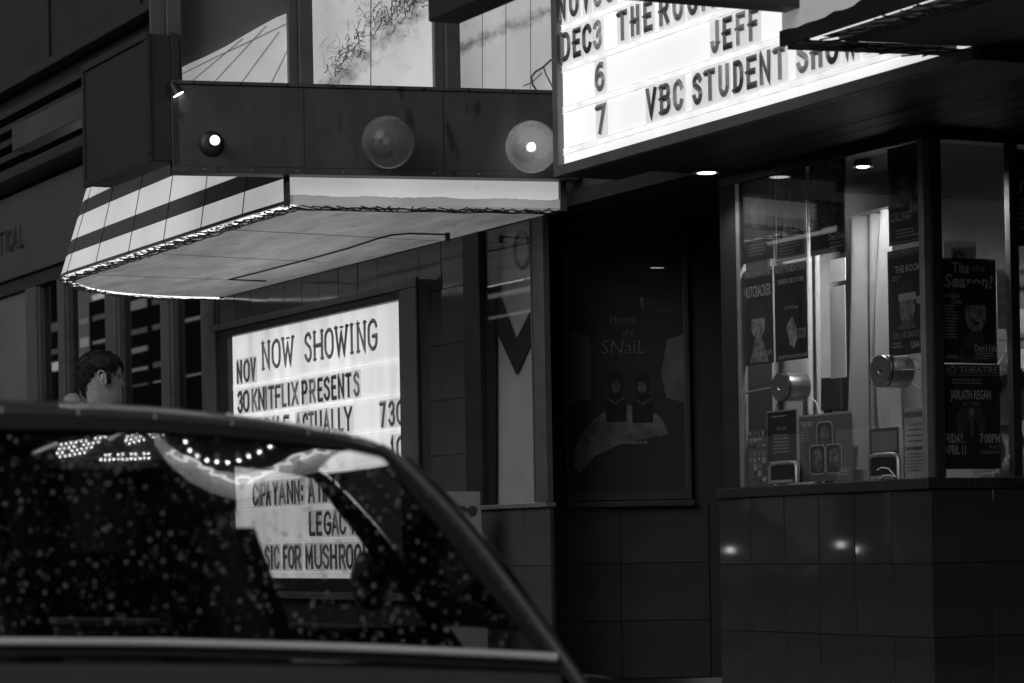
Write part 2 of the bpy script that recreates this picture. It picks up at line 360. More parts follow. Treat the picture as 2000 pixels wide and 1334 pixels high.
for k in range(26):
    y0 = 6.34+k*0.15; part('ceiling_board', MB().bb(-11.74 if y0 < 7.1 else -13.4, -4, y0+0.004, y0+0.146, ZS, ZS+0.01), m_board, ce)
def downlight(x, y, r, on_, label):
    p = onZ(x, y, ZS); t = thing('ceiling_downlight', (p.x, p.y, ZS-0.01), label, 'light', 'downlights in the entrance ceiling')
    part('trim_ring', MB().lathe((p.x, p.y, ZS-0.012), (0, 0, 1), [(0, r), (-0.006, r*0.98), (-0.004, r*0.75), (0.006, r*0.7)], 20), M_alu, t, smooth=True)
    if r > 0.03:
        ld_ = bpy.data.lights.new('downlight_beam', 'SPOT'); ld_.energy = 14.0; ld_.spot_size = math.radians(130); ld_.spot_blend = 0.6; ld_.shadow_soft_size = r*0.6
        l_ = bpy.data.objects.new('downlight_beam', ld_); col.objects.link(l_); l_.parent = t; l_.location = (0, 0, -0.025)
    part('lens', MB().lathe((p.x, p.y, ZS-0.011), (0, 0, 1), [(-0.008, r*0.3), (-0.006, r*0.62), (0.004, r*0.66)], 20), M_down if on_ else M_alu, t, smooth=True)
downlight(1380, 332, 0.075, True, 'round lit downlight in the dark entrance ceiling, left of the ticket booth')
downlight(1795, 148, 0.055, True, 'thin lit downlight in the entrance ceiling above the ticket booth')
downlight(1662, 186, 0.012, True, 'tiny bright ceiling point below the long letter sign, nearer the booth corner')
downlight(1432, 250, 0.012, True, 'tiny bright ceiling point below the long letter sign, near its seven')

# ------------------------------------------------------------------ neighbouring shop
NB = thing('shop_building', (-22.5, 7.6, SW), 'dark shop front with narrow windows left of the cinema', 'building')
m_nwall = mat('charcoal_render', 0.022, 0.7, var=0.2, scale=2, bump=0.15)
part('upper_wall', MB().bb(-34, -18.76, F+0.05, F+0.5, 4.32, 10), m_nwall, NB)
part('ledge', MB().bb(-34, -18.78, F-0.10, F+0.05, 5.22, 5.30), M_dark, NB, bevel=0.01)
part('ledge', MB().bb(-34, -18.78, F-0.22, F+0.05, 4.34, 4.44), M_dark, NB, bevel=0.01)
for k in range(4): part('louvre', MB().bb(-34, -18.78, F-0.16+0.03*k, F+0.04, 4.54+0.15*k, 4.60+0.15*k), M_dark, NB, bevel=0.006)
for x in (-20.46, -22.9, -25.3): part('cover_strip', MB().bb(x-0.03, x+0.03, F+0.02, F+0.048, 5.32, 10), M_dark, NB)
sb = part('sign_band', MB().bb(-34, -18.78, F-0.06, F+0.04, 3.5, 4.26), mat('grey_sign_band', 0.06, 0.45, var=0.15, scale=1.5), NB, bevel=0.008)
for ch, a, b in (('T', -3, 6), ('I', 9.5, 13.5), ('C', 15, 22), ('A', 23.5, 34), ('L', 37.5, 45)):
    xa, xb = onY(a, 467, F-0.07).x, onY(b, 467, F-0.07).x
    if ch == 'I': xa -= 0.02; xb += 0.02
    letter(sb, ch, xa, xb, 3.745, 0.215, F-0.062, M_black, M_black, sw=0.03, tile=False)
part('sign_soffit', MB().bb(-34, -18.78, F-0.02, F+0.5, 3.38, 3.49), M_dark, NB)
part('shop_floor', MB().bb(-34, -18.78, F+0.1, F+4, SW+0.002, SW+0.05), M_black, NB)
part('back_wall', MB().bb(-34, -18.78, F+4, F+4.1, SW, 4.3), M_black, NB)
part('solid_panel', MB().bb(-34, -23.6, F+0.02, F+0.3, SW, 3.37), mat('pale_grey_panel', 0.13, 0.6, var=0.2, scale=1.2), NB)
m_mul = mat('grey_mullion', 0.10, 0.35, metal=0.2, var=0.2, scale=8)
edges = [(55, 78), (117, 133), (210, 233), (318, 337), (397, 426)]; cuts = []
for a, b in edges:
    xa, xb = onY(a, 680, F).x, onY(b, 680, F).x; cuts.append((xa, xb))
    mm = MB().bb(xa, xb-0.04, F-0.02, F+0.09, SW+0.35, 3.378).bb(xb-0.045, xb, F+0.0, F+0.1, SW+0.35, 3.377)
    part('mullion', mm, m_mul, NB, bevel=0.006)
for (a, b), (c, d) in zip(cuts[:-1], cuts[1:]): part('pane', MB().bb(b+0.002, c-0.002, F+0.05, F+0.058, SW+0.35, 3.375), glass('shop_glass', 1.55, 0.6, 0.01), NB)
part('stall_riser', MB().bb(cuts[0][0], cuts[-1][1], F, F+0.1, SW, SW+0.345), M_dark, NB)
for k in range(5): # dim shelving inside the shop
    part('shelf', MB().bb(-23, -19.2, F+2.2, F+2.6, 0.7+0.45*k, 0.73+0.45*k), mat('dim_shelf', 0.1, 0.6), NB)

# ================================================================== LEFT CANOPY
SP, ST = V((-13.53, 5.574, 0)), V((0.217, 0.976, 0)).normalized(); SN = V((ST.y, -ST.x, 0))   # canopy's near side: plane, heading, normal to camera
def onS(x, y, off=0.0): return on(x, y, SP+SN*off, SN)
LC = thing('striped_canopy', (-15.6, 6.4, ZS), 'white canopy with dark horizontal stripes and a rounded far end above the NOW SHOWING board', 'canopy')
ox = [556, 475, 392, 318, 248, 183, 125]
outer = [onZ(x, 535-(x-126)*0.3186, ZS) for x in ox]
for p in outer: p.y = 5.555
outer[0] = V((-13.53, 5.574, ZS))
lean = [0.045, 0.11, 0.135, 0.15, 0.185, 0.225, 0.28]
def bez(p0, p1, p2, p3, n): return [p0*(1-t)**3 + p1*3*t*(1-t)**2 + p2*3*t*t*(1-t) + p3*t**3 for t in [i/n for i in range(n+1)]]
tip = outer[-1]
curve = bez(tip, tip+V((-0.55, 0, 0)), V((-18.95, 6.15, ZS)), V((-18.76, F, ZS)), 14)
BANDS = [(0, 0.02, 1), (0.02, 0.145, 0), (0.145, 0.25, 1), (0.25, 0.415, 0), (0.415, 0.52, 1), (0.52, 0.69, 0), (0.69, 0.79, 1), (0.79, 0.98, 0)]
ctr = V((-15.8, 6.9, ZS))
def lean_at(i, n, l0, p, h, nrmv): return p + nrmv*(l0*h) + ZA*h
YN = V((0, 1, 0))
def fascia(name, pts, leans, norms, parent, split=1):
    mb = MB()
    for i in range(len(pts)-1):
        for z0, z1, mi in BANDS:
            q = [pts[i]+norms[i]*(leans[i]*z0)+ZA*z0, pts[i+1]+norms[i+1]*(leans[i+1]*z0)+ZA*z0, pts[i+1]+norms[i+1]*(leans[i+1]*z1)+ZA*z1, pts[i]+norms[i]*(leans[i]*z1)+ZA*z1]
            mb.poly(q, (norms[i]+norms[i+1]).normalized()*0.008, mi)
    return mb.build(name, [M_lit, M_stripe], parent)
for i in range(6):
    a, b = outer[i]-V((0.006, 0, 0)), outer[i+1]+V((0.006, 0, 0))
    fascia('fascia_panel', [a, b], [lean[i]/0.89, lean[i+1]/0.89], [YN, YN], LC)
cn = []
for i, p in enumerate(curve):
    t = (curve[min(i+1, 14)]-curve[max(i-1, 0)]).normalized(); cn.append(V((-t.y, t.x, 0)) if V((-t.y, t.x, 0)).dot(ctr-p) > 0 else V((t.y, -t.x, 0)))
cn[0] = YN
for a, b in ((0, 3), (3, 7), (7, 11), (11, 14)):
    fascia('fascia_panel', curve[a:b+1], [0.31]*(b-a+1), cn[a:b+1], LC)
for i, (q, lq, nq) in enumerate([(outer[k], lean[k]/0.89, YN) for k in range(1, 7)] + [(curve[k], 0.31, cn[k]) for k in (3, 7, 11)]):
    sv = MB(); tq = ZA.cross(nq)
    sv.poly([q-tq*0.006-nq*0.003, q+tq*0.006-nq*0.003, q+tq*0.006-nq*0.003+nq*(lq*0.975)+ZA*0.975, q-tq*0.006-nq*0.003+nq*(lq*0.975)+ZA*0.975], nq*0.002); part('panel_seam', sv, M_beam, LC)
# near side: white board with a ragged grey lower edge, dark corner post
sA, sB = outer[0]+SN*0.002, V((-13.19, 7.107, ZS))
sf = MB()
def ss(u, z): return sA + (sB-sA)*u + ZA*z
sf.poly([ss(0.012, 0.015), ss(0.985, 0.015), ss(0.985, 0.3), ss(0.012, 0.3)], -SN*0.02)
part('side_board', sf, M_lit2, LC)
rg = MB(); rr = random.Random(5); N = 70
top = [ss(0.004+0.992*i/N, 0.045+rr.uniform(-0.002, 0.004)+0.003*math.sin(i*0.37)) for i in range(N+1)]; bot = [ss(0.004+0.992*i/N, -0.002) for i in range(N+1)]
rg.strip(bot, top, -SN*0.016); 
for v in rg.v: v += SN*0.003
part('side_trim', rg, lightbox('grey_worn_trim_added_glow', 0.13, 0.2, 1, 1, 4, 0.4), LC)  # worn grey trim with added emission, too dark by ambient light alone
part('corner_post', MB().box(outer[0]+ZA*0.15+SN*0.004, (0.03, 0.035, 0.33), (ST, SN, ZA)), mat('worn_corner_post', 0.06, 0.6, var=0.5, scale=20, dark=0.3), LC)
part('side_end_cap', MB().box(sB+ZA*0.09+SN*0.006, (0.035, 0.03, 0.22), (ST, SN, ZA)), M_beam, LC)
# soffit, set in from the rim; glowing tubes in the open slot, chicken wire under it
rim = [sB, outer[0]] + outer[1:] + curve[1:]
def inset(pts, d):
    res = []
    for i, p in enumerate(pts):
        a, b = pts[max(i-1, 0)], pts[min(i+1, len(pts)-1)]
        def nn(u, v_):
            t = (v_-u).normalized(); q = V((-t.y, t.x, 0)); return q if q.dot(ctr-p) > 0 else -q
        if 0 < i < len(pts)-1:
            n0, n1 = nn(a, p), nn(p, b); m_ = (n0+n1).normalized(); res.append(p + m_*(d/max(m_.dot(n0), 0.4)))
        else: res.append(p + nn(a, b)*d)
    return res
def soff(parent, pts, name='soffit', m=None, th=0.05): return part(name, MB().poly(pts, ZA*th), m, parent)
m_soff = mat('soffit_sheet_added_glow', 0.5, 0.5, var=0.34, scale=2.6, bump=0.10, bscale=40, stretch=(0.5, 2.2, 1), dark=0.34, dthr=0.62, emit=0.125)  # sheet is no lamp: glow put into the material to brighten the underside
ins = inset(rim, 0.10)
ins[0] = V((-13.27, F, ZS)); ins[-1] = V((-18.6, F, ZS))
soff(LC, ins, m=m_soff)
part('trough', MB().poly([p+ZA*0.085 for p in rim[:1]+inset(rim, 0.06)[1:]], ZA*0.01), M_white, LC)
for d, zz in ((0.035, -0.004), (0.07, -0.002)):
    part('neon_tube', MB().tube([p+ZA*zz for p in inset(rim, d)][1:], 0.006, 6), M_neon, LC, smooth=True)
def wire_guard(parent, path, wdt, step=0.07, seed=1, r=0.004, jit=0.012):
    rnd = random.Random(seed); a, b = path, inset(path, wdt); mb = MB(); pa_, pb_ = [], []
    for P_, Q_ in ((a, pa_), (b, pb_)):
        for i in range(len(P_)-1):
            n = max(2, int((a[i+1]-a[i]).length/step))
            for k in range(n): Q_.append(P_[i]+(P_[i+1]-P_[i])*(k/n))
        Q_.append(P_[-1])
    j = lambda: V((rnd.uniform(-jit, jit), rnd.uniform(-jit, jit), rnd.uniform(-0.022, -0.004)))
    for k in range(len(pa_)-1):
        mb.tube([pa_[k]+j(), pa_[k]*0.5+pb_[k+1]*0.5+j(), pb_[k+1]+j()], r, 4); mb.tube([pb_[k]+j(), pa_[k+1]+j()], r, 4)
    mid = [p*0.5+q*0.5+j()+V((0, 0, -0.004)) for p, q in zip(pa_, pb_)]; mb.tube(mid, r*1.2, 4)
    mb.tube([q+V((0, 0, -0.012))+j()*0.5 for q in pb_], r*1.1, 4)
    return part('wire_guard', mb, M_wire, parent)
wire_guard(LC, rim, 0.105)
for (a, b) in (((455, 449), (880, 472)), ((318, 496), (625, 512)), ((190, 537), (520, 549))):
    p, q = onZ(a[0], a[1], ZS-0.002), onZ(b[0], b[1], ZS-0.002); t = (q-p).normalized(); part('soffit_seam', MB().box((p+q)/2, ((q-p).length, 0.005, 0.003), (t, ZA.cross(t), ZA)), mat('seam_filler_added_glow', 0.22, 0.8, emit=0.03), LC)  # faint glow added to the filler so the seams do not go black
CB = thing('soffit_cable', onZ(600, 507, ZS-0.014), 'dark cable clipped under the striped canopy', 'cable')
part('cable', MB().tube([onZ(x, y, ZS-0.012) for x, y in ((520, 549), (447, 546), (500, 533), (600, 507), (680, 485), (738, 466), (765, 459), (800, 456), (872, 458))], 0.006, 6), M_dark, CB, smooth=True)
pcl = onZ(874, 458, ZS-0.012); part('clip', MB().bb(pcl.x-0.015, pcl.x+0.015, pcl.y-0.01, pcl.y+0.01, ZS-0.05, ZS-0.002), M_dark, CB)

# ------------------------------------------------------------------ framed side of the marquee above it
MS = thing('marquee_side_frame', (-13.4, 6.0, 3.03), 'grey beam with posts and dirty lit panels above the striped canopy', 'marquee')
bA, bB = onS(336, 250, 0.10), onS(1100, 270, 0.10); bB = bB + ST*((F-0.0-bB.y)/ST.y); L = (bB-bA).length; bc = (bA+bB)/2
def sbox(mb, u0, u1, z0, z1, off0, off1, mi=0):
    c = bA + ST*((u0+u1)/2) + SN*((off0+off1)/2 - 0.10); c.z = (z0+z1)/2; return mb.box(c, (abs(u1-u0), abs(off1-off0), z1-z0), (ST, SN, ZA), mi)
part('beam', sbox(MB(), 0, L, 3.035, 3.475, 0.0, 0.10), M_beam, MS, bevel=0.004)
part('beam_lip', sbox(sbox(MB(), 0, L, 3.0, 3.033, -0.02, 0.118), 0, L, 3.477, 3.497, -0.02, 0.108), M_beam, MS, bevel=0.003)
for k in range(9):
    u_ = 0.12+k*(L-0.24)/8; q_ = bA+ST*u_; q_.z = 3.487
    part('screw', MB().lathe(q_+SN*0.008, SN, [(0, 0.008), (0.004, 0.007), (0.006, 0.002)], 10), M_dark, MS)
    q2 = bA+ST*(u_+0.05); q2.z = 3.017; part('screw', MB().lathe(q2+SN*0.018, SN, [(0, 0.007), (0.004, 0.006), (0.005, 0.002)], 10), mat('rusty_screw', 0.18, 0.7), MS)
for u_ in (0.72, 1.5): part('panel_joint', sbox(MB(), u_-0.002, u_+0.002, 3.036, 3.474, 0.1002, 0.1012), M_dark, MS)
def su(x, y, off): p = onS(x, y, off); return (p-bA).dot(ST)
m_post = mat('grey_post', 0.085, 0.5, var=0.2, scale=4, bump=0.05)
for a, b, c in ((565, 583, 610), (850, 869, 897), (296, 325, 354)):
    u0, u1, u2 = su(a, 100, 0.05), su(b, 100, 0.05), su(c, 100, 0.05)
    part('post', sbox(sbox(MB(), u0, u1, 3.498, 5.6, -0.03, 0.03), u1+0.001, u2, 3.498, 5.6, -0.03, 0.075), m_post, MS, bevel=0.004)
def stain_panel(name, e, slope, c, wd, thr):
    """Backlit dirty plastic with a band of grime (object Y/Z)."""
    m = lightbox(name, e, 0.18, 1, 0.35, 4.0, 0.35); n = m.node_tree.nodes; l = m.node_tree.links; b = n['Principled BSDF']
    tc = n.new('ShaderNodeTexCoord'); se = n.new('ShaderNodeSeparateXYZ'); l.new(tc.outputs['Object'], se.inputs[0])
    def mth(op, a, b_): 
        q = n.new('ShaderNodeMath'); q.operation = op
        for i, s_ in enumerate((a, b_)):
            if isinstance(s_, (int, float)): q.inputs[i].default_value = s_
            elif s_ is not None: l.new(s_, q.inputs[i])
        return q.outputs[0]
    d = mth('ABSOLUTE', mth('SUBTRACT', mth('SUBTRACT', se.outputs[2], mth('MULTIPLY', se.outputs[1], slope)), c), None)
    k = mth('SUBTRACT', 1.0, mth('DIVIDE', d, wd))
    no = n.new('ShaderNodeTexNoise'); no.inputs['Scale'].default_value = 11; no.inputs['Detail'].default_value = 10; no.inputs['Roughness'].default_value = 0.72; l.new(tc.outputs['Object'], no.inputs['Vector'])
    r = n.new('ShaderNodeMapRange'); r.inputs[1].default_value = thr; r.inputs[2].default_value = thr+0.25; r.inputs[3].default_value = 1; r.inputs[4].default_value = 0.12
    l.new(mth('MULTIPLY', mth('MAXIMUM', k, 0.0), no.outputs[0]), r.inputs[0])
    old = b.inputs['Emission Strength'].links[0].from_socket
    l.new(mth('MULTIPLY', old, r.outputs[0]), b.inputs['Emission Strength'])
    b.inputs['Base Color'].default_value = (0.35, 0.35, 0.35, 1)
    return m
m_p2 = stain_panel('lit_panel_grimy', 0.42, 0.95, 0.62, 0.42, 0.36)
m_p3 = stain_panel('lit_panel_stained', 0.33, 0.45, 0.46, 0.16, 0.36)
m_p1 = lightbox('lit_shell', 0.24, 0.15, 1, 1, 3.0, 0.4)
def spoly(mb, px, off, th, mi=0): return mb.poly([onS(x, y, off) for x, y in px], -SN*th, mi)
part('lit_panel', spoly(MB(), [(606, -160), (853, -160), (853, 190), (606, 180)], -0.05, 0.02), m_p2, MS)
part('lit_panel', spoly(MB(), [(893, -160), (1102, -160), (1102, 205), (893, 195)], -0.05, 0.02), m_p3, MS)
part('dull_panel', spoly(MB(), [(335, -160), (570, -160), (570, 180), (335, 170)], -0.09, 0.02), mat('dull_grey_panel', 0.16, 0.3, var=0.1, scale=1.5), MS)
sh = part('lit_shell', spoly(MB(), [(330, 178), (340, 139), (370, 124), (400, 111), (440, 91), (470, 73), (510, 50), (540, 34), (575, 20), (575, 185)], -0.055, 0.02), m_p1, MS)
def sline(px, off, wd):
    mb = MB()
    for a, b in px:
        p, q = onS(*a, off), onS(*b, off); t = (q-p).normalized(); mb.box((p+q)/2, ((q-p).length, 0.004, wd), (t, SN, t.cross(SN)))
    return mb
m_seam = mat('dirty_seam', 0.06, 0.8)
part('seam', sline([((366, 166), (474, 75)), ((411, 168), (520, 50)), ((465, 170), (545, 62)), ((525, 172), (563, 95)), ((345, 150), (420, 112)), ((420, 112), (500, 75)), ((500, 75), (562, 45))], -0.053, 0.0035), mat('grey_seam', 0.15, 0.7), sh)
part('seam', sline([((724, -100), (724, 182))], -0.048, 0.005), mat('pale_seam', 0.35, 0.6), MS)
part('seam', sline([((942, -60), (942, 190)), ((988, -60), (988, 192)), ((1036, -60), (1036, 195))], -0.048, 0.0025), mat('grey_seam', 0.15, 0.7), MS)

tw = MB(); rt_ = random.Random(31)
def twig(x, y, ln, an, r):
    pts = []; 
    for k in range(4):
        pts.append(onS(x, y, -0.046)); an += rt_.uniform(-0.7, 0.7); x += ln/3*math.cos(an); y -= ln/3*math.sin(an)
    tw.tube(pts, r, 4)
for k in range(330):
    q = rt_.random()**0.8; x = 640+q*215+rt_.gauss(0, 13)*(0.5+0.5*math.sin(q*3.1)); y = 150-q*170-26*math.sin(q*3.14)+rt_.gauss(0, 13)
    if 614 < x < 846 and y < 172: twig(x, y, rt_.uniform(4, 26), rt_.uniform(0.2, 1.5), rt_.uniform(0.0006, 0.0026)*(0.6+0.8*rt_.random()))
for k in range(120):   # drips and specks
    x = rt_.uniform(690, 846); y = rt_.uniform(-20, 60)*rt_.random()+rt_.random()*(x-690)*0.25; twig(x, y, rt_.uniform(1.5, 7), -1.5, rt_.uniform(0.0006, 0.0018))
for k in range(22):    # torn netting
    x, y = 622+rt_.uniform(0, 45), 165-rt_.uniform(0, 75); twig(x, y, 26, 1.2 if k % 2 else 0.1, 0.0009)
part('debris', tw, mat('dry_debris', 0.14, 0.9), MS, kind='stuff')
tg = MB()
for pl, r in (([(1060, 195), (1050, 180), (1040, 165), (1038, 150), (1046, 140), (1060, 132), (1075, 118), (1087, 112)], 0.006), ([(1022, 168), (1040, 160), (1058, 142)], 0.003), ([(1088, 190), (1078, 168), (1066, 145), (1062, 132)], 0.004), ([(1020, 190), (1044, 186)], 0.002)):
    tg.tube([onS(x, y, -0.045) for x, y in pl], r, 5)
part('loose_cable', tg, mat('dry_debris', 0.035), MS, kind='stuff')
# ------------------------------------------------------------------ blank box sign at the beam's street end
BX = onS(290, 180, 0.12); BX0 = onY(165, 230, BX.y)
bxs = thing('box_sign', (-14.2, BX.y+0.05, 3.1), 'blank dark box sign hanging at the street end of the grey beam', 'sign')
zt, zb = onY(290, 64, BX.y).z, 3.06
bu = ST*0.0+V((0, 1, 0)); wd_ = 0.16
part('case', MB().bb(BX0.x, BX.x, BX.y, BX.y+wd_, zb, zt), mat('box_sign_skin', 0.026, 0.55, var=0.2, scale=3, bump=0.06), bxs, bevel=0.006)
part('front_rim', MB().bb(BX0.x-0.01, BX.x+0.01, BX.y-0.012, BX.y+0.012, zt-0.03, zt+0.01).bb(BX0.x-0.01, BX.x+0.01, BX.y-0.012, BX.y+0.012, zb-0.01, zb+0.035).bb(BX.x-0.03, BX.x+0.011, BX.y-0.011, BX.y+0.01, zb+0.036, zt-0.031).bb(BX0.x-0.011, BX0.x+0.02, BX.y-0.011, BX.y+0.01, zb+0.036, zt-0.031), M_dark, bxs, bevel=0.003)
part('end_rim', MB().bb(BX.x-0.004, BX.x+0.016, BX.y+wd_-0.03, BX.y+wd_+0.012, zb-0.01, zt+0.01), M_dark, bxs, bevel=0.003)
p = onY(50, 160, BX.y+0.4)
part('bracket', MB().bb(p.x, BX0.x+0.1, BX.y+0.3, BX.y+0.42, 3.62, 3.78).bb(BX0.x, BX0.x+0.1, BX.y+wd_, BX.y+0.31, 3.63, 3.77), M_beam, bxs, bevel=0.005)

# ------------------------------------------------------------------ lamps on the beam
def beam_lamp(x, y, globe, lit, label):
    c = onS(x, y, 0.10); t = thing('globe_lamp' if globe else 'bare_bulb_lamp', c, label, 'lamp', 'lamps along the grey beam')
    ax = SN
    part('back_plate', MB().lathe(c, ax, [(0.001, 0.07), (0.012, 0.068), (0.03, 0.05), (0.034, 0.03)], 24), M_dark, t, smooth=True)
    part('socket', MB().lathe(c, ax, [(0.03, 0.022), (0.075, 0.02), (0.082, 0.014)], 16), M_dark, t, smooth=True)
    if lit or globe:
        part('bulb', MB().lathe(c, ax, [(0.078, 0.012), (0.09, 0.016), (0.11, 0.025), (0.13, 0.028), (0.148, 0.021), (0.156, 0.008)], 16), (glow('globe_bulb_glow', 1.3) if globe else M_bulb) if lit else mat('dead_bulb', 0.2, 0.1, var=0.05), t, smooth=True)
    if globe:
        if lit:
            lg = bpy.data.lights.new('globe_light', 'POINT'); lg.energy = 0.5; lg.shadow_soft_size = 0.02; lgo = bpy.data.objects.new('globe_light', lg); col.objects.link(lgo); lgo.parent = t; lgo.location = ax*0.185
        c2 = c + ax*0.135; part('glass_globe', MB().sphere(c2, 0.144, 36, 24), G_globe, t, smooth=True)
G_globe = glass('clear_globe_glass', 1.5, 0.95, 0.08, 0.42, 0)
beam_lamp(413, 281, False, True, 'bare lit bulb on a black plate, without a globe, nearest the box sign')
beam_lamp(748, 285, True, False, 'clear glass globe lamp with an unlit bulb in the middle of the grey beam')
beam_lamp(1026, 294, True, True, 'clear glass globe lamp with a lit bulb beside the long letter sign')
c = onS(347, 182, 0.12)
spt = thing('spot_lamp', c, 'small black spot lamp with a bright rim beside the box sign', 'lamp')
ax = (V((0.25, 0.5, -1))).normalized()
part('housing', MB().lathe(c-ax*0.03, ax, [(-0.035, 0.01), (-0.03, 0.022), (0.0, 0.025), (0.025, 0.031), (0.04, 0.036), (0.037, 0.032)], 20), M_dark, spt, smooth=True)
part('lens', MB().lathe(c-ax*0.03, ax, [(0.034, 0.008), (0.039, 0.032)], 20), M_down, spt, smooth=True)
part('arm', MB().tube([c-ax*0.05, c-ax*0.07-SN*0.03, c-SN*0.1-ST*0.1], 0.01, 6), M_dark, spt)
# ================================================================== LONG LETTER SIGN OVER THE ENTRANCE
LBY = 6.31
LB = thing('letter_sign', (-10, LBY+0.1, 2.8), 'long lit letter sign listing dates above the ticket booth', 'sign')
m_lb = lightbox('letter_sign_face', 0.72, 0.14, 1, 1, 1.6, 0.22)
XL, XR = -11.694, -8.36
part('case', MB().bb(XL-0.05, XR+0.05, LBY+0.02, LBY+0.34, 2.80, 4.6), M_dark, LB)
part('lit_face', MB().bb(XL, XR, LBY+0.004, LBY+0.018, 2.852, 4.55), m_lb, LB)
m_lbf = mat('sign_edge_metal', 0.13, 0.45, metal=0.2, var=0.2, scale=6)
part('frame', MB().bb(XL-0.055, XL-0.001, LBY-0.03, LBY+0.02, 2.795, 4.6).bb(XL-0.0005, XR+0.05, LBY-0.028, LBY+0.02, 2.797, 2.850), m_lbf, LB, bevel=0.004)
m_rail = mat('clear_rail', 0.42, 0.3, var=0.3, scale=12, emit=0.52)
for z in (2.915, 3.122, 3.327, 3.532):
    part('letter_rail', MB().bb(XL+0.005, XR, LBY-0.006, LBY+0.002, z-0.017, z-0.0125).bb(XL+0.005, XR, LBY-0.007, LBY+0.002, z+0.013, z+0.0165), m_rail, LB)
    part('letter_rail', MB().bb(XL+0.005, XR, LBY-0.002, LBY+0.003, z-0.012, z+0.0125), lightbox('rail_strip', 0.72, 0.2, 1, 1, 9, 0.5), LB)
m_let = [mat('letter_plastic_%s' % s, b, 0.22, var=0.25, scale=14) for s, b in (('black', 0.09), ('dark', 0.16), ('worn', 0.32), ('faded', 0.52))]
ROWSLB = [
 (2.948, [('7', 1164, 1183, 2), ('V', 1262, 1283, 0), ('B', 1289, 1310, 1), ('C', 1315, 1335, 2), ('S', 1353, 1372, 1), ('T', 1377, 1398, 1), ('U', 1404, 1425, 2), ('D', 1433, 1453, 0), ('E', 1459, 1480, 1), ('N', 1485, 1507, 1), ('T', 1513, 1536, 2), ('S', 1557, 1581, 3), ('H', 1586, 1608, 2), ('O', 1614, 1640, 0), ('W', 1648, 1678, 2), ('C', 1688, 1711, 2), ('A', 1716, 1742, 1), ('S', 1750, 1776, 1), ('E', 1783, 1808, 0)]),
 (3.155, [('6', 1163, 1182, 2), ('J', 1390, 1408, 2), ('E', 1414, 1433, 0), ('F', 1440, 1459, 2), ('F', 1465, 1485, 1)]),
 (3.361, [('D', 1098, 1116, 1), ('E', 1121, 1137, 0), ('C', 1140, 1158, 0), ('3', 1161, 1178, 3), ('T', 1209, 1228, 1), ('H', 1235, 1252, 1), ('E', 1260, 1278, 1), ('R', 1291, 1310, 1), ('O', 1317, 1338, 2), ('O', 1346, 1367, 1), ('M', 1374, 1400, 2)]),
 (3.566, [('N', 1095, 1109, 0), ('O', 1115, 1134, 1), ('V', 1142, 1156, 1), ('3', 1163, 1180, 3), ('0', 1185, 1206, 3)])]
for zb_, lst in ROWSLB:
    for ch, a, b, k in lst:
        xa, xb = onY(a, 200, LBY-0.005).x, onY(b, 200, LBY-0.005).x
        letter(LB, ch, xa, xb, zb_, 0.147, LBY-0.004, m_let[k], G_clear, sw=0.030)

# ================================================================== NOW SHOWING BOARD
NS = thing('now_showing_board', (-16.9, F-0.03, 0.66), 'lit wall board headed NOW SHOWING with rows of letters', 'sign')
m_nf = mat('grey_enamel_frame', 0.11, 0.35, var=0.2, scale=3, bump=0.03)
X0, X1, Z0, Z1 = -18.69, -15.07, 0.62, 2.64
fr = MB().bb(X0, X1, F-0.07, F+0.005, Z1-0.047, Z1).bb(X0, X1, F-0.07, F+0.005, Z0, Z0+0.05).bb(X0, X0+0.05, F-0.07, F+0.005, Z0+0.051, Z1-0.048).bb(X1-0.285, X1, F-0.07, F+0.005, Z0+0.051, Z1-0.048)
part('outer_frame', fr, m_nf, NS, bevel=0.005)
part('inner_frame', MB().bb(X0+0.051, X1-0.286, F-0.055, F+0.0, 2.54, Z1-0.048).bb(X0+0.051, X1-0.286, F-0.055, F+0.0, Z0+0.051, 0.76).bb(X0+0.051, -18.425, F-0.055, F+0.0, 0.761, 2.539).bb(-15.398, X1-0.286, F-0.055, F+0.0, 0.761, 2.539), M_dark, NS, bevel=0.003)
part('edge_bead', MB().bb(X1-0.012, X1+0.012, F-0.085, F-0.071, Z0, Z1+0.012), M_dark, NS, bevel=0.003)
ho = onY(818, 852, F-0.072); part('lock', MB().lathe(ho, (0, -1, 0), [(0, 0.016), (0.008, 0.014), (0.009, 0.006)], 14), M_dark, NS, smooth=True)
part('lit_face', MB().bb(-18.424, -15.399, F-0.012, F-0.002, 0.762, 2.538), lightbox('now_showing_face', 0.61, 0.2, 1.6, 0.12, 3.5, 0.12), NS)
for z in (2.165, 1.945, 1.72, 1.49, 1.26, 1.033, 0.803):
    part('letter_rail', MB().bb(-18.42, -15.4, F-0.021, F-0.013, z-0.012, z-0.007).bb(-18.42, -15.4, F-0.022, F-0.013, z+0.010, z+0.014), m_rail, NS)
m_ns = [mat('board_letter_%s' % s, b, 0.25, var=0.3, scale=14) for s, b in (('dark', 0.12), ('grey', 0.24), ('red', 0.40))]
YL = F-0.018
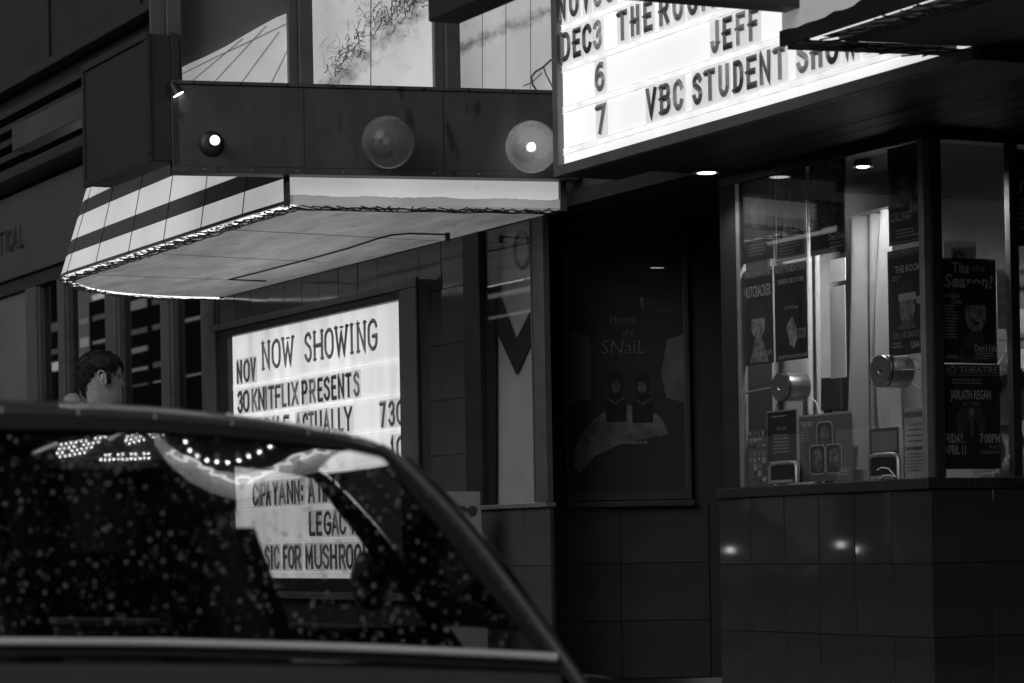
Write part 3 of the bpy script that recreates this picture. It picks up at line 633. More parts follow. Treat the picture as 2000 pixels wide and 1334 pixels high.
NSROWS = [
 (2.247, 0.215, 0.031, [('N', 513, 528), ('O', 532, 549), ('W', 552, 575), ('S', 596, 610), ('H', 614, 632), ('O', 635, 653), ('W', 656, 681), ('I', 684, 693), ('N', 699, 716), ('G', 720, 739)], True),
 (2.185, 0.172, 0.028, [('N', 463, 473), ('O', 476, 488), ('V', 490, 500)], False),
 (1.966, 0.168, 0.028, [('3', 463, 473), ('0', 474, 486), ('K', 491, 502), ('N', 504, 516), ('I', 516, 522), ('T', 524, 535), ('F', 537, 548), ('L', 550, 559), ('I', 560, 567), ('X', 569, 582), ('P', 589, 600), ('R', 604, 616), ('E', 620, 630), ('S', 632, 644), ('E', 647, 657), ('N', 660, 672), ('T', 675, 686), ('S', 690, 702)], False),
 (1.742, 0.168, 0.028, [('L', 497, 507), ('O', 512, 525), ('V', 531, 543), ('E', 552, 563), ('A', 575, 588), ('C', 590, 600), ('T', 601, 612), ('U', 614, 627), ('A', 630, 643), ('L', 646, 656), ('L', 659, 669), ('Y', 671, 686), ('7', 741, 752), ('3', 757, 770), ('0', 773, 789), ('P', 793, 797.5)], False),
 (1.512, 0.168, 0.028, [('1', 760, 769), ('0', 772, 788), ('P', 792, 797.5)], False),
 (1.280, 0.168, 0.028, [('C', 496, 506), ('I', 506, 512), ('P', 512, 522), ('A', 522, 531), ('Y', 535, 545), ('A', 547, 560), ('N', 563, 575), ('N', 577, 588), (':', 589, 596), ('A', 604, 617), ('T', 620, 632), ('I', 632, 637), ('M', 638, 656), ('E', 667, 679)], False),
 (1.053, 0.168, 0.028, [('L', 605, 617), ('E', 619, 630), ('G', 634, 648), ('A', 649, 663), ('C', 664, 677), ('Y', 682, 698)], False),
 (0.823, 0.172, 0.028, [('S', 517, 527), ('I', 528, 534), ('C', 535, 546), ('F', 553, 562), ('O', 563, 575), ('R', 576, 588), ('M', 597, 611), ('U', 614, 629), ('S', 630, 643), ('H', 645, 658), ('R', 662, 675), ('O', 676, 690), ('O', 692, 706), ('M', 709, 726), ('S', 728, 741)], False)]
rn = random.Random(11)
for zb_, h, sw, lst, ser in NSROWS:
    for ch, a, b in lst:
        py = 700 if zb_ > 1.5 else 1050
        xa, xb = onY(a, py, YL).x, onY(b, py, YL).x
        if ch in 'I:': xa, xb = (xa+xb)/2-0.028, (xa+xb)/2+0.028
        k = 2 if ser else rn.choice((0, 0, 1, 1, 2))
        letter(NS, ch, xa, xb, zb_, h, YL, m_ns[1] if ser and rn.random() < 0.4 else m_ns[k], G_clear, sw=sw, serif=ser, tile=not ser)

# ================================================================== RIGHT CANOPY (nearer twin)
RC = thing('worn_canopy', (-6, 6.4, ZS), 'nearer worn canopy with torn wire mesh above the ticket booth', 'canopy')
cR = V((-8.61, 5.60, ZS)); wR = V((-8.33, F, ZS)); eR = V((-3.0, 5.60, ZS)); fR = V((-3.0, F, ZS)); fR.y = F
sT = (wR-cR).normalized()
rg = MB(); N = 90; rr = random.Random(8)
def oo(x, z): return V((x, 5.60, ZS+z))
xs = [-8.61+5.6*i/N for i in range(N+1)]
rag = [0.04+0.012*math.sin(i*0.9)*rr.random()+rr.uniform(0, 0.018)+0.03*min(1, i/16) for i in range(N+1)]
rg.strip([oo(x, -0.002) for x in xs], [oo(x, r_) for x, r_ in zip(xs, rag)], (0, 0.02, 0))
for v in rg.v: v.y -= 0.004
part('ragged_edge', rg, M_dark, RC)
for k in range(4):
    xa = -8.6+1.4*k; part('fascia_panel', MB().bb(xa+0.004, xa+1.396, 5.60, 5.625, ZS+0.004, ZS+0.7), lightbox('dim_backlit_panel', 0.17, 0.2, 1, 1, 1.5, 0.5), RC)
part('far_side_board', MB().poly([cR+V((0.003, 0.03, -0.012)), wR+V((0.003, 0, -0.012)), wR+V((0.003, 0, 0.3)), cR+V((0.003, 0.03, 0.3))], V((0.03, 0, 0))), M_dark, RC)
rim2 = [wR+V((0.035, 0, 0)), cR+V((0.035, 0.028, 0)), eR+V((0, 0.028, 0))]
ctr_keep = ctr; ctr = V((-5.5, 6.9, ZS))
ins2 = inset(rim2, 0.12); 
soff(RC, [V((-8.2, F, ZS)), ins2[1], V((-3.0, ins2[2].y, ZS)), fR], m=mat('dull_soffit_sheet', 0.12, 0.5, var=0.3, scale=1.5, bump=0.05, stretch=(0.8, 4, 1)))
part('trough', MB().poly([p+ZA*0.07 for p in rim2]+[fR+ZA*0.07], ZA*0.01), M_white, RC)
part('neon_tube', MB().tube([p+ZA*0.02 for p in inset(rim2, 0.05)], 0.007, 6), glow('weak_neon_glow', 0.8), RC, smooth=True)
wire_guard(RC, rim2, 0.13, 0.09, 4, 0.0035, 0.02)
ctr = ctr_keep
RF = thing('marquee_side_frame', (-8.5, 5.8, 2.96), 'black beam crossing in front of the long letter sign at the top', 'marquee')
part('beam', MB().poly([V((-8.62, 4.15, 2.975)), V((-8.52, 4.15, 2.975)), V((-8.42, F, 2.975)), V((-8.52, F, 2.975))], ZA*0.5), M_dark, RF)
bx2 = thing('box_sign', (-8.0, 4.16, 2.83), 'black underside of a box sign jutting in at the top centre', 'sign')
part('case', MB().bb(-8.6, -7.4, 4.1, 4.224, 2.835, 3.5), mat('box_sign_skin', 0.03), bx2, bevel=0.005)

# ================================================================== TICKET BOOTH
BY, BXR, BXL, BZ = 7.30, -10.03, -11.83, 1.182
TBo = thing('ticket_booth', (-10.9, 7.9, SW), 'tiled corner ticket booth with poster covered windows', 'booth')
bw2 = part('front_wall', MB().bb(BXL, BXR-0.02, BY+0.012, BY+0.16, SW, BZ), M_grout, TBo)
m_bt = mat('booth_tile', 0.036, 0.035, var=0.25, scale=2.0)
tiles(bw2, (-11.89, BY+0.012, 0), 0, 0, 6, ROWS[:3], m_bt, 0.31)
bw3 = part('side_wall', MB().bb(BXR-0.16, BXR-0.012, BY+0.17, 9.2, SW, BZ), M_grout, TBo)
tiles(bw3, (BXR-0.012, BY+0.0, 0), math.pi/2, 0, 5, ROWS[:3], m_bt, 0.352)
part('sill', MB().bb(BXL-0.05, BXR+0.015, BY-0.025, BY+0.2, BZ+0.002, 1.236).bb(BXR-0.2, BXR+0.014, BY+0.201, 9.2, BZ+0.003, 1.235), M_dark, TBo, bevel=0.006)
part('header', MB().bb(BXL, BXR, BY-0.005, BY+0.1, 2.80, ZS-0.002).bb(BXR-0.1, BXR-0.001, BY+0.101, 9.2, 2.80, ZS-0.002), M_dark, TBo, bevel=0.004)
part('stanchion', MB().bb(-11.665, -11.63, BY-0.008, BY+0.03, 1.237, 2.80), M_alu, TBo, bevel=0.003)
part('stanchion', MB().bb(-10.075, -10.035, BY-0.01, BY+0.03, 1.237, 2.80), M_alu, TBo, bevel=0.003)
part('stanchion', MB().bb(BXR-0.04, BXR+0.002, BY+0.031, BY+0.09, 1.237, 2.80), M_dark, TBo, bevel=0.003)
part('stanchion', MB().bb(BXR-0.04, BXR+0.002, BY+0.48, BY+0.53, 1.237, 2.80), M_dark, TBo, bevel=0.003)
part('jamb', MB().bb(BXL, -11.666, BY, BY+0.2, 1.237, 2.80), M_black, TBo)
G_booth = glass('booth_glass', 1.52, 0.9, 0.005, 0.015)
part('pane', MB().bb(-11.629, -10.076, BY+0.006, BY+0.014, 1.237, 2.80), G_booth, TBo)
part('pane', MB().bb(BXR-0.018, BXR-0.010, BY+0.091, BY+0.479, 1.237, 2.80), G_booth, TBo)
part('pane', MB().bb(BXR-0.018, BXR-0.010, BY+0.531, 9.2, 1.237, 2.80), G_booth, TBo)
m_in = mat('booth_inside_wall', 0.34, 0.8, var=0.15, scale=2)
part('left_wall', MB().bb(BXL, BXL+0.06, BY+0.2, 9.2, SW, 2.80), m_in, TBo)
part('back_wall', MB().bb(BXL, BXR, 9.2, 9.26, SW, ZS-0.004), m_in, TBo)
part('counter', MB().bb(BXL+0.06, BXR-0.17, BY+0.21, BY+0.75, 1.02, 1.06), mat('counter_top', 0.15, 0.4), TBo, bevel=0.006)
part('booth_ceiling', MB().bb(BXL, BXR-0.11, BY+0.11, 9.2, 2.81, 2.84), M_black, TBo)
# lamp in the booth
BLX, BLY = onY(1685, 312, 7.45).x, 7.45
BLp = thing('booth_ceiling_lamp', (BLX, BLY, 2.77), 'small bright ceiling lamp inside the ticket booth', 'lamp')
part('shade', MB().lathe((BLX, BLY, 2.775), (0, 0, 1), [(0.03, 0.02), (0.025, 0.04), (-0.006, 0.05), (-0.004, 0.045), (0.015, 0.03)], 24), M_alu, BLp, smooth=True)
part('bulb', MB().lathe((BLX, BLY, 2.775), (0, 0, 1), [(-0.012, 0.01), (-0.006, 0.03), (0.01, 0.032)], 20), glow('booth_lamp_glow', 9.0), BLp, smooth=True)
ld = bpy.data.lights.new('booth_lamp_light', 'SPOT'); ld.energy = 75.0; ld.spot_size = math.radians(165); ld.spot_blend = 0.3; ld.shadow_soft_size = 0.06; lo_ = bpy.data.objects.new('booth_lamp_light', ld); col.objects.link(lo_); lo_.parent = BLp; lo_.location = (0, 0.1, -0.06); lo_.rotation_euler = (math.radians(8), 0, 0)

# ---- curtain, papers and boards inside
def drape(label, x0, x1, y, z0, z1, folds, amp, tone):
    t = thing('curtain', ((x0+x1)/2, y, z0), label, 'curtain'); N, K = folds*10, 8; mb = MB(); vs = []; fs = []
    for k in range(K+1):
        for i in range(N+1):
            u = i/N; q = k/K; vs.append((x0+(x1-x0)*(u*(1-0.18*math.sin(q*math.pi))+0.09*math.sin(q*math.pi)), y+amp*(math.sin(u*folds*2*math.pi+1.1*math.sin(q*3))+0.7*math.sin(u*folds*3.7+2*q+1))*(0.5+0.5*q), z1+(z0-z1)*q))
    for k in range(K):
        for i in range(N): a = k*(N+1)+i; fs.append((a, a+1, a+N+2, a+N+1))
    mb.add(vs, fs); part('cloth', mb, mat('pale_curtain_%d' % int(tone*100), tone, 0.8, var=0.08, scale=8), t, smooth=True)
    part('rail', MB().tube([(x0-0.05, y, z1+0.01), (x1+0.05, y, z1+0.01)], 0.01, 8), M_alu, t, smooth=True)
xa, xb = onY(1655, 600, 7.85).x, onY(1745, 600, 7.85).x
drape('pale pleated curtain hanging behind the booth glass', xa, xb, 7.85, 1.25, 2.62, 3, 0.05, 0.16)
xa, xb = onY(1576, 600, 7.6).x, onY(1600, 600, 7.6).x
drape('narrow strip of pale curtain between posters in the booth', xa, xb, 7.6, 1.45, 2.7, 2, 0.02, 0.45)
def facebox(face, x0, x1, y0, y1, off):
    """Left-top corner, right axis, normal, width and height of a rectangle traced on a booth face (off = metres behind the glass)."""
    if face == 'F': a, b = onY(x0, y0, BY+0.02+off), onY(x1, y0, BY+0.02+off); ex, n = V((1, 0, 0)), V((0, -1, 0)); c = onY(x0, y1, BY+0.02+off)
    else: a, b = onX(x0, y0, BXR-0.025-off), onX(x1, y0, BXR-0.025-off); ex, n = V((0, 1, 0)), V((1, 0, 0)); c = onX(x0, y1, BXR-0.025-off)
    return a, ex, n, (b-a).dot(ex), a.z-c.z
def tone_mat(t):
    if t < 0: return mat('print_photo_%03d' % int(round(-t*1000)), -t*1.3, 0.5, var=0.95, scale=26)
    return mat('print_%03d' % int(round(t*1000)), min(0.8, t*1.4 if t > 0.06 else t), 0.55, var=0.06, scale=10)
def poster(name, label, cat, face, x0, x1, y0, y1, tone, items, off=0.0, group=None, rough=None):
    a, ex, n, W_, H_ = facebox(face, x0, x1, y0, y1, off)
    t = thing(name, a+ex*(W_/2)-ZA*H_, label, cat, group)
    sh_ = MB().poly([a, a+ex*W_, a+ex*W_-ZA*H_, a-ZA*H_], -n*0.002); part('sheet', sh_, tone_mat(tone), t)
    groups = {}
    for k, it in enumerate(items):
        kind = it[0]; tn = it[-1] if not isinstance(it[-1], dict) else it[-2]; op = it[-1] if isinstance(it[-1], dict) else {}
        key = ('lettering' if kind == 't' else 'artwork', tn); mb = groups.setdefault(key, MB()); lift = n*(0.0006+0.00025*k)
        P = lambda u, v: a + ex*(u*W_) - ZA*(v*H_) + lift
        if kind == 't':
            _, s, u, v, h, wd = it[:6]; put_text(mb, s, P(u, v+h), ex, ZA, h*H_, wd*W_ if wd else None, op.get('shear', 0), op.get('bold', 0))
        elif kind == 'r': _, u0, v0, u1, v1 = it[:5]; mb.add([P(u0, v0), P(u1, v0), P(u1, v1), P(u0, v1)], [(0, 1, 2, 3)])
        elif kind == 'e':
            _, cu, cv, ru, rv = it[:5]; mb.add([P(cu+ru*math.cos(q*math.pi/9), cv+rv*math.sin(q*math.pi/9)) for q in range(18)], [tuple(range(18))])
        elif kind == 'p': mb.add([P(u, v) for u, v in it[1]], [tuple(range(len(it[1])))])
        elif kind == 'l':   # lines of small print
            _, u0, v0, u1, v1, nl = it[:6]; rr_ = random.Random(int(u0*97+v0*991))
            for i in range(nl):
                va = v0+(v1-v0)*i/nl; hb = (v1-v0)/nl*0.5; u = u0
                ue = u1-(u1-u0)*rr_.random()*0.3
                while u < ue:
                    wl = rr_.uniform(0.02, 0.09); e_ = min(u+wl, ue); mb.add([P(u, va), P(e_, va), P(e_, va+hb), P(u, va+hb)], [(0, 1, 2, 3)]); u = e_+0.015
        elif kind == 'f':   # outline frame
            _, u0, v0, u1, v1, th = it[:6]; tv = th*W_/H_
            for r_ in ((u0, v0, u1, v0+tv), (u0, v1-tv, u1, v1), (u0, v0+tv, u0+th, v1-tv), (u1-th, v0+tv, u1, v1-tv)): mb.add([P(r_[0], r_[1]), P(r_[2], r_[1]), P(r_[2], r_[3]), P(r_[0], r_[3])], [(0, 1, 2, 3)])
    for (nm, tn), mb in groups.items():
        o = part(nm, mb, tone_mat(tn), t)
    return t
B_ = {'bold': 0.02}
G1 = 'posters in the booth windows'
poster('poster', 'dark poster with faint heading at the top left of the booth window', 'poster', 'F', 1451, 1508, 344, 516, 0.03, [('t', 'RIO THEATRE', .08, .03, .06, .84, .12), ('e', .5, .45, .28, .2, -.055), ('p', [(.2, .9), (.5, .5), (.8, .9)], .05), ('l', .15, .8, .85, .95, 4, .1)], group=G1)
poster('poster', 'pale edged BURLESQUE poster hanging in the booth window', 'poster', 'F', 1512, 1573, 330, 514, 0.045, [('f', .02, .01, .98, .99, .03, .3), ('t', 'BURLESQUE', .08, .15, .085, .82, .22, B_), ('p', [(.22, .78), (.3, .55), (.38, .4), (.5, .28), (.6, .42), (.68, .58), (.8, .78)], -.16), ('l', .15, .78, .85, .95, 5, .14)], group=G1)
poster('poster', 'slanted holiday show poster marked Dec 11th high in the booth window', 'poster', 'F', 1580, 1651, 318, 502, 0.035, [('t', 'Tits the', .1, .03, .1, .7, .3, {'shear': .25, 'bold': .02}), ('t', 'Season!', .06, .14, .13, .86, .3, {'shear': .3, 'bold': .02}), ('e', .5, .52, .26, .2, -.10), ('p', [(.2, .4), (.8, .36), (.72, .3), (.6, .18+.1), (.36, .3)], .02), ('l', .05, .35, .25, .8, 9, .2), ('t', 'Dec11th', .52, .8, .07, .42, .45, B_), ('l', .55, .89, .95, .97, 2, .3)], group=G1)
poster('poster', 'CALLING ME BACK poster in a pale frame, top right of the booth front window', 'poster', 'F', 1733, 1808, 292, 482, 0.03, [('r', 0, 0, 1, .09, .07), ('t', 'RIO THEATRE', .06, .02, .05, .88, .2), ('f', .03, .1, .97, .985, .02, .16), ('t', 'STORY WEAVERS', .08, .14, .06, .84, .18), ('e', .42, .36, .13, .07, -.2), ('p', [(.2, .62), (.3, .46), (.4, .4), (.55, .42), (.66, .6)], -.16), ('e', .78, .45, .1, .08, -.14), ('t', 'CALLING', .08, .67, .09, .5, .42, {'shear': .3, 'bold': .015}), ('t', 'BACK', .55, .58, .12, .4, .42, {'shear': .3, 'bold': .015}), ('t', 'me', .5, .7, .05, .12, .4), ('l', .2, .85, .85, .95, 3, .3)], group=G1)
poster('poster', 'THE ROOM poster with a santa hat face in the booth front window', 'poster', 'F', 1733, 1808, 492, 697, 0.03, [('r', 0, 0, 1, .08, .06), ('t', 'RIO THEATRE', .06, .015, .05, .88, .2), ('t', 'THE ROOM', .2, .15, .07, .66, .4, B_), ('l', .12, .25, .35, .3, 2, .2), ('e', .5, .56, .2, .16, -.17), ('p', [(.3, .44), (.4, .32), (.62, .3), (.76, .46), (.72, .48), (.3, .48)], .05), ('r', .28, .42, .74, .49, .33), ('e', .8, .5, .06, .04, .3), ('p', [(.25, .76), (.38, .68), (.62, .68), (.75, .76)], -.08), ('t', 'OH, HI SANTA', .12, .78, .06, .76, .18, B_), ('t', 'Q&A', .58, .88, .06, .24, .3, B_), ('l', .12, .88, .38, .94, 2, .25)], group=G1)
poster('poster', 'NUTCRACKER poster at the left edge of the booth window', 'poster', 'F', 1451, 1508, 530, 716, 0.035, [('r', 0, 0, 1, .09, .08), ('t', 'RIO THEATRE', .06, .02, .05, .88, .2), ('t', 'NUTCRACKER', .04, .17, .12, .92, .3, B_), ('e', .5, .56, .25, .17, -.22), ('p', [(.2, .5), (.3, .38), (.7, .38), (.8, .5), (.84, .7), (.74, .7), (.72, .52), (.28, .52), (.26, .72), (.16, .72)], .05), ('p', [(.2, .98), (.34, .8), (.4, .72), (.62, .72), (.7, .8), (.84, .98)], -.16), ('t', 'BURLESQUE', .45, .86, .05, .5, .35)], group=G1)
poster('poster', 'dark THURSDAY poster with a pale figure beside the NUTCRACKER poster', 'poster', 'F', 1512, 1575, 520, 708, 0.02, [('r', 0, 0, 1, .1, .05), ('t', 'RIO THEATRE', .05, .03, .055, .9, .32), ('t', 'THURSDAY, DEC 12 7:15PM', .1, .15, .05, .8, .35, B_), ('t', 'the Third Chapter', .3, .43, .04, .45, .3, {'shear': .3}), ('p', [(.36, .66), (.42, .6), (.55, .55), (.66, .66), (.68, .78), (.6, .88), (.46, .84)], -.22), ('t', 'COSTUME', .68, .68, .045, .28, .35), ('t', 'CONTEST', .68, .74, .045, .28, .35), ('t', 'BRUNETTES & GOOD FELLOWS', .1, .94, .035, .88, .4)], group=G1)
poster('poster', 'large Tits the Season! poster with a hatted face on the booth side window', 'poster', 'R', 1836, 1944, 502, 708, 0.025, [('t', 'Tits', .2, .04, .1, .32, .42, {'bold': .03}), ('t', 'the', .58, .05, .07, .22, .4, {'shear': .35}), ('t', 'Season!', .05, .15, .13, .9, .42, {'shear': .2, 'bold': .03}), ('t', 'London', .05, .33, .05, .28, .35, B_), ('t', 'Cider', .18, .385, .05, .2, .35, B_), ('l', .05, .45, .3, .78, 11, .35), ('e', .62, .53, .19, .18, -.26), ('p', [(.36, .46), (.42, .40), (.42, .28), (.52, .24), (.72, .24), (.8, .3), (.82, .38), (.97, .36), (.8, .44)], .012), ('e', .63, .62, .06, .018, .05), ('p', [(.3, .95), (.4, .76), (.52, .7), (.76, .7), (.98, .92), (.98, .99), (.3, .99)], -.05), ('t', 'Dec11th', .58, .82, .065, .4, .5, B_), ('l', .6, .9, .95, .97, 3, .35), ('r', .05, .93, .28, .96, .2)], group=G1)
poster('poster', 'black JARLATH REGAN show poster on the booth side window', 'poster', 'R', 1836, 1952, 711, 916, 0.018, [('r', 0, 0, 1, .1, .05), ('t', 'RIO THEATRE', .02, .015, .065, .95, .33), ('r', 0, .1, 1, .105, .2), ('l', .2, .14, .8, .2, 2, .25), ('t', 'JARLATH REGAN', .16, .24, .09, .68, .45, B_), ('t', 'IN BITS', .38, .36, .05, .26, .35), ('e', .5, .55, .26, .18, -.05), ('e', .5, .46, .045, .045, -.25), ('p', [(.36, .66), (.42, .53), (.58, .53), (.66, .72), (.58, .74), (.57, .95), (.43, .95), (.42, .74)], .03), ('p', [(.48, .53), (.53, .53), (.52, .7), (.49, .7)], .1), ('t', 'FRIDAY,', .04, .66, .09, .34, .45, B_), ('t', 'APRIL 11', .04, .77, .09, .36, .45, B_), ('t', '7:00PM', .64, .66, .09, .34, .45, B_), ('t', 'TICKETS', .78, .77, .035, .2, .35), ('t', 'AVAILABLE NOW', .64, .82, .035, .34, .35)], group=G1)
poster('poster', 'dark JEFF poster cut by the edge at the far side of the booth', 'poster', 'R', 1984, 2090, 292, 480, 0.02, [('t', 'JEFF', .02, .32, .1, .5, .4, B_), ('l', .05, .5, .6, .85, 7, .25)], off=-0.03, group=G1)
poster('notice', 'black menu notice with pale lines low in the booth window', 'notice', 'F', 1497, 1556, 804, 905, 0.02, [('f', .0, .0, 1, 1, .025, .25), ('l', .18, .1, .84, .15, 1, .25), ('t', 'Saturday', .34, .3, .08, .34, .25, {'shear': .2}), ('l', .22, .46, .8, .85, 6, .2)], off=0.02, group='notices low in the booth window')
poster('notice', 'grey notice with three portrait frames low in the booth window', 'notice', 'F', 1560, 1664, 812, 942, 0.10, [('r', 0, 0, 1, .03, .3), ('t', 'THE VBC', .04, .1, .08, .22, .4, B_), ('l', .04, .2, .24, .42, 5, .2)] + [x for cu, cv in ((.49, .34), (.35, .68), (.66, .68)) for x in (('p', [(cu-.15, cv-.17), (cu-.11, cv-.22), (cu+.11, cv-.22), (cu+.15, cv-.17), (cu+.15, cv+.17), (cu+.11, cv+.22), (cu-.11, cv+.22), (cu-.15, cv+.17)], .4), ('p', [(cu-.137, cv-.165), (cu-.1, cv-.205), (cu+.1, cv-.205), (cu+.137, cv-.165), (cu+.137, cv+.165), (cu+.1, cv+.205), (cu-.1, cv+.205), (cu-.137, cv+.165)], .06), ('e', cu, cv-.03, .09, .13, -.14), ('e', cu, cv+.1, .1, .09, -.1))] + [('l', .72, .25, .95, .4, 4, .2), ('t', 'DEC 7', .82, .82, .07, .14, .4, B_), ('l', .72, .91, .95, .95, 1, .3)], off=0.035, group='notices low in the booth window')
poster('notice', 'pale RIO THEATRE ticket prices list by the booth corner', 'notice', 'F', 1766, 1818, 800, 936, 0.30, [('r', 0, .03, 1, .13, .16), ('t', 'RIO THEATRE', .05, .05, .06, .9, .05, B_), ('t', 'Ticket Prices', .15, .19, .055, .7, .06), ('l', .15, .29, .9, .33, 1, .08), ('l', .1, .37, .9, .41, 1, .08), ('l', .15, .45, .9, .49, 1, .08), ('r', .04, .54, .98, .59, .07), ('l', .08, .63, .95, .92, 6, .12)], group='notices low in the booth window')
poster('notice', 'busy collage sheet at the lower left corner of the booth window', 'notice', 'F', 1454, 1499, 842, 948, 0.07, [('r', u*.2+.02, v*.12+.03, u*.2+.02+rn.uniform(.08, .19), v*.12+.03+rn.uniform(.04, .11), rn.choice((.03, .12, .2, .28))) for u in range(5) for v in range(8)], off=0.01, group='notices low in the booth window')
poster('paper_sheet', 'upper blank white sheet behind the booth posters', 'paper', 'F', 1622, 1651, 508, 552, 0.6, [], off=0.3, group='blank sheets in the booth')
poster('paper_sheet', 'long blank white sheet below another behind the booth posters', 'paper', 'F', 1620, 1650, 562, 740, 0.6, [], off=0.3, group='blank sheets in the booth')
poster('paper_sheet', 'blank white sheet under the nearer speaker disc', 'paper', 'F', 1738, 1760, 750, 838, 0.6, [], off=0.2, group='blank sheets in the booth')
poster('paper_sheet', 'sheet with a drawn head standing above the holiday poster', 'paper', 'R', 1843, 1906, 468, 545, 0.35, [('p', [(.25, .5), (.3, .3), (.5, .22), (.62, .36), (.62, .6), (.35, .66)], .05), ('e', .47, .5, .11, .13, .3), ('p', [(.55, 0), (.62, -.06), (1, .1), (.92, .4), (.5, .25)], .4)], off=0.06, group='papers in the booth side window')
t = poster('paper_sheet', 'typed white page pinned up right of the holiday poster', 'paper', 'R', 1946, 1980, 525, 642, 0.55, [('l', .1, .08, .92, .3, 8, .2), ('l', .1, .4, .92, .5, 4, .2), ('l', .1, .6, .92, .8, 8, .2)], off=0.05, group='papers in the booth side window')

CK = thing('card_till', onY(1605, 930, 7.75), 'dark till screen standing on the booth counter behind the portrait notice', 'till')
part('screen', MB().box(onY(1612, 770, 7.78), (0.22, 0.02, 0.17), (V((0.95, 0.3, 0)), V((-0.3, 0.95, 0)), ZA)), M_dark, CK, bevel=0.006)
part('stand', MB().bb(onY(1612, 770, 7.78).x-0.02, onY(1612, 770, 7.78).x+0.02, 7.78, 7.81, 1.06, onY(1612, 770, 7.78).z-0.08), M_dark, CK)
BSf = thing('box_shelf', (-10.6, 9.05, 1.4), 'shelf of cartons at the back of the ticket booth', 'shelf')
rb = random.Random(14)
for k in range(4):
    part('board', MB().bb(-11.6, -10.15, 8.9, 9.19, 1.3+0.36*k, 1.32+0.36*k), M_alu, BSf)
for k in range(3):
    x = -11.55
    while x < -10.35:
        w_ = rb.uniform(0.08, 0.22); h_ = rb.uniform(0.12, 0.3); part('carton', MB().bb(x, x+w_, 8.92, 9.15, 1.322+0.36*k, 1.322+0.36*k+h_), mat('carton_%d' % rb.randint(1, 3), rb.choice((0.1, 0.25, 0.45)), 0.7), BSf, bevel=0.004); x += w_+rb.uniform(0.01, 0.05)
# ---- round metal speakers through the glass, pass trays, odd bits
def speaker(x, y, r, label):
    c = onY(x, y, BY-0.02); t = thing('speaker_disc', c, label, 'speaker', 'round metal speakers in the booth glass')
    part('drum', MB().lathe(c, (0, 1, 0), [(0.016, r*0.99), (0.02, r), (0.13, r), (0.135, r*0.96)], 40), M_metal, t, smooth=True)
    part('face', MB().lathe(c, (0, -1, 0), [(-0.008, r*0.97), (0.004, r), (0.012, r*0.97), (0.012, r*0.2), (0.006, r*0.14)], 40), mat('turned_metal', 0.5, 0.28, metal=1.0, var=0.2, scale=4), t, smooth=True)
    part('groove', MB().lathe(c, (0, 1, 0), [(0.006, r*0.96), (0.0145, r*0.96)], 40), M_dark, t, smooth=True)
    part('hub', MB().lathe(c, (0, -1, 0), [(0.0, r*0.13), (0.010, r*0.1)], 16), M_dark, t, smooth=True)
    part('wire', MB().tube([c+V((0.03, 0.13, -r*0.6)), c+V((0.09, 0.15, -r*1.1)), c+V((0.11, 0.16, -r*2.2)), c+V((0.11, 0.18, -r*3.5))], 0.004, 6), mat('white_wire', 0.6, 0.5), t, smooth=True)
speaker(1525, 756, 0.071, 'lower brushed metal speaker disc set in the booth glass above the black menu notice')
speaker(1722, 725, 0.078, 'higher brushed metal speaker disc set in the booth glass near the curtain')
bar = thing('glass_bar', onY(1600, 750, BY), 'thin metal bar fixed across the booth glass at speaker height', 'bar')
part('rod', MB().tube([onY(1452, 768, BY-0.004), onY(1506, 757, BY-0.004)], 0.004, 6).tube([onY(1740, 723, BY-0.004), onY(1812, 721, BY-0.004)], 0.004, 6), M_alu, bar)
def tray(x0, x1, y0, y1, label):
    a, ex, n, W_, H_ = facebox('F', x0, x1, y0, y1, -0.03); t = thing('ticket_tray', a+ex*W_/2-ZA*H_, label, 'tray', 'ticket pass trays')
    path = [a-ZA*H_, a-ZA*H_*0.25, a-ZA*H_*0.06+ex*W_*0.06, a+ex*W_*0.22, a+ex*W_*0.78, a-ZA*H_*0.06+ex*W_*0.94, a+ex*W_-ZA*H_*0.25, a+ex*W_-ZA*H_]
    part('rim', MB().tube(path, 0.011, 8), M_alu, t, smooth=True)
    part('recess', MB().poly([a+ex*W_*0.08-ZA*H_*0.1, a+ex*W_*0.92-ZA*H_*0.1, a+ex*W_*0.92-ZA*H_, a+ex*W_*0.08-ZA*H_], V((0, 0.02, 0))), M_black, t)
    part('lip', MB().poly([a+ex*W_*0.1-ZA*H_*0.84, a+ex*W_*0.9-ZA*H_*0.84, a+ex*W_*0.9-ZA*H_*0.98, a+ex*W_*0.1-ZA*H_*0.98], V((0, -0.01, 0))), mat('tray_lip', 0.2, 0.4), t)
tray(1504, 1556, 906, 945, 'round cornered ticket tray under the black menu notice')
tray(1697, 1755, 890, 938, 'round cornered ticket tray with wires beside the prices list')
fr_ = poster('picture_frame', 'small dark frame standing above the tray with wires', 'frame', 'F', 1698, 1755, 838, 890, 0.12, [('f', 0, 0, 1, 1, .07, .03)], off=0.04)
wr = thing('loose_wires', onY(1725, 930, BY), 'thin white wires curling over the pass tray by the prices list', 'wires')
part('wire', MB().tube([onY(x, y, BY-0.03) for x, y in ((1713, 918), (1722, 913), (1735, 915), (1745, 926), (1750, 932))], 0.003, 6).tube([onY(x, y, BY-0.03) for x, y in ((1718, 936), (1724, 929), (1738, 928), (1750, 931))], 0.003, 6), mat('white_wire', 0.6), wr, smooth=True)
tp = thing('tape_dispenser', onY(1668, 930, BY+0.15), 'white tape dispenser and card on the booth counter', 'dispenser')
m_wp = mat('white_plastic', 0.6, 0.4)
part('card', MB().poly([onY(1657, 872, BY+0.15), onY(1673, 872, BY+0.15), onY(1671, 922, BY+0.15), onY(1657, 922, BY+0.15)], (0, 0.01, 0)), m_wp, tp)
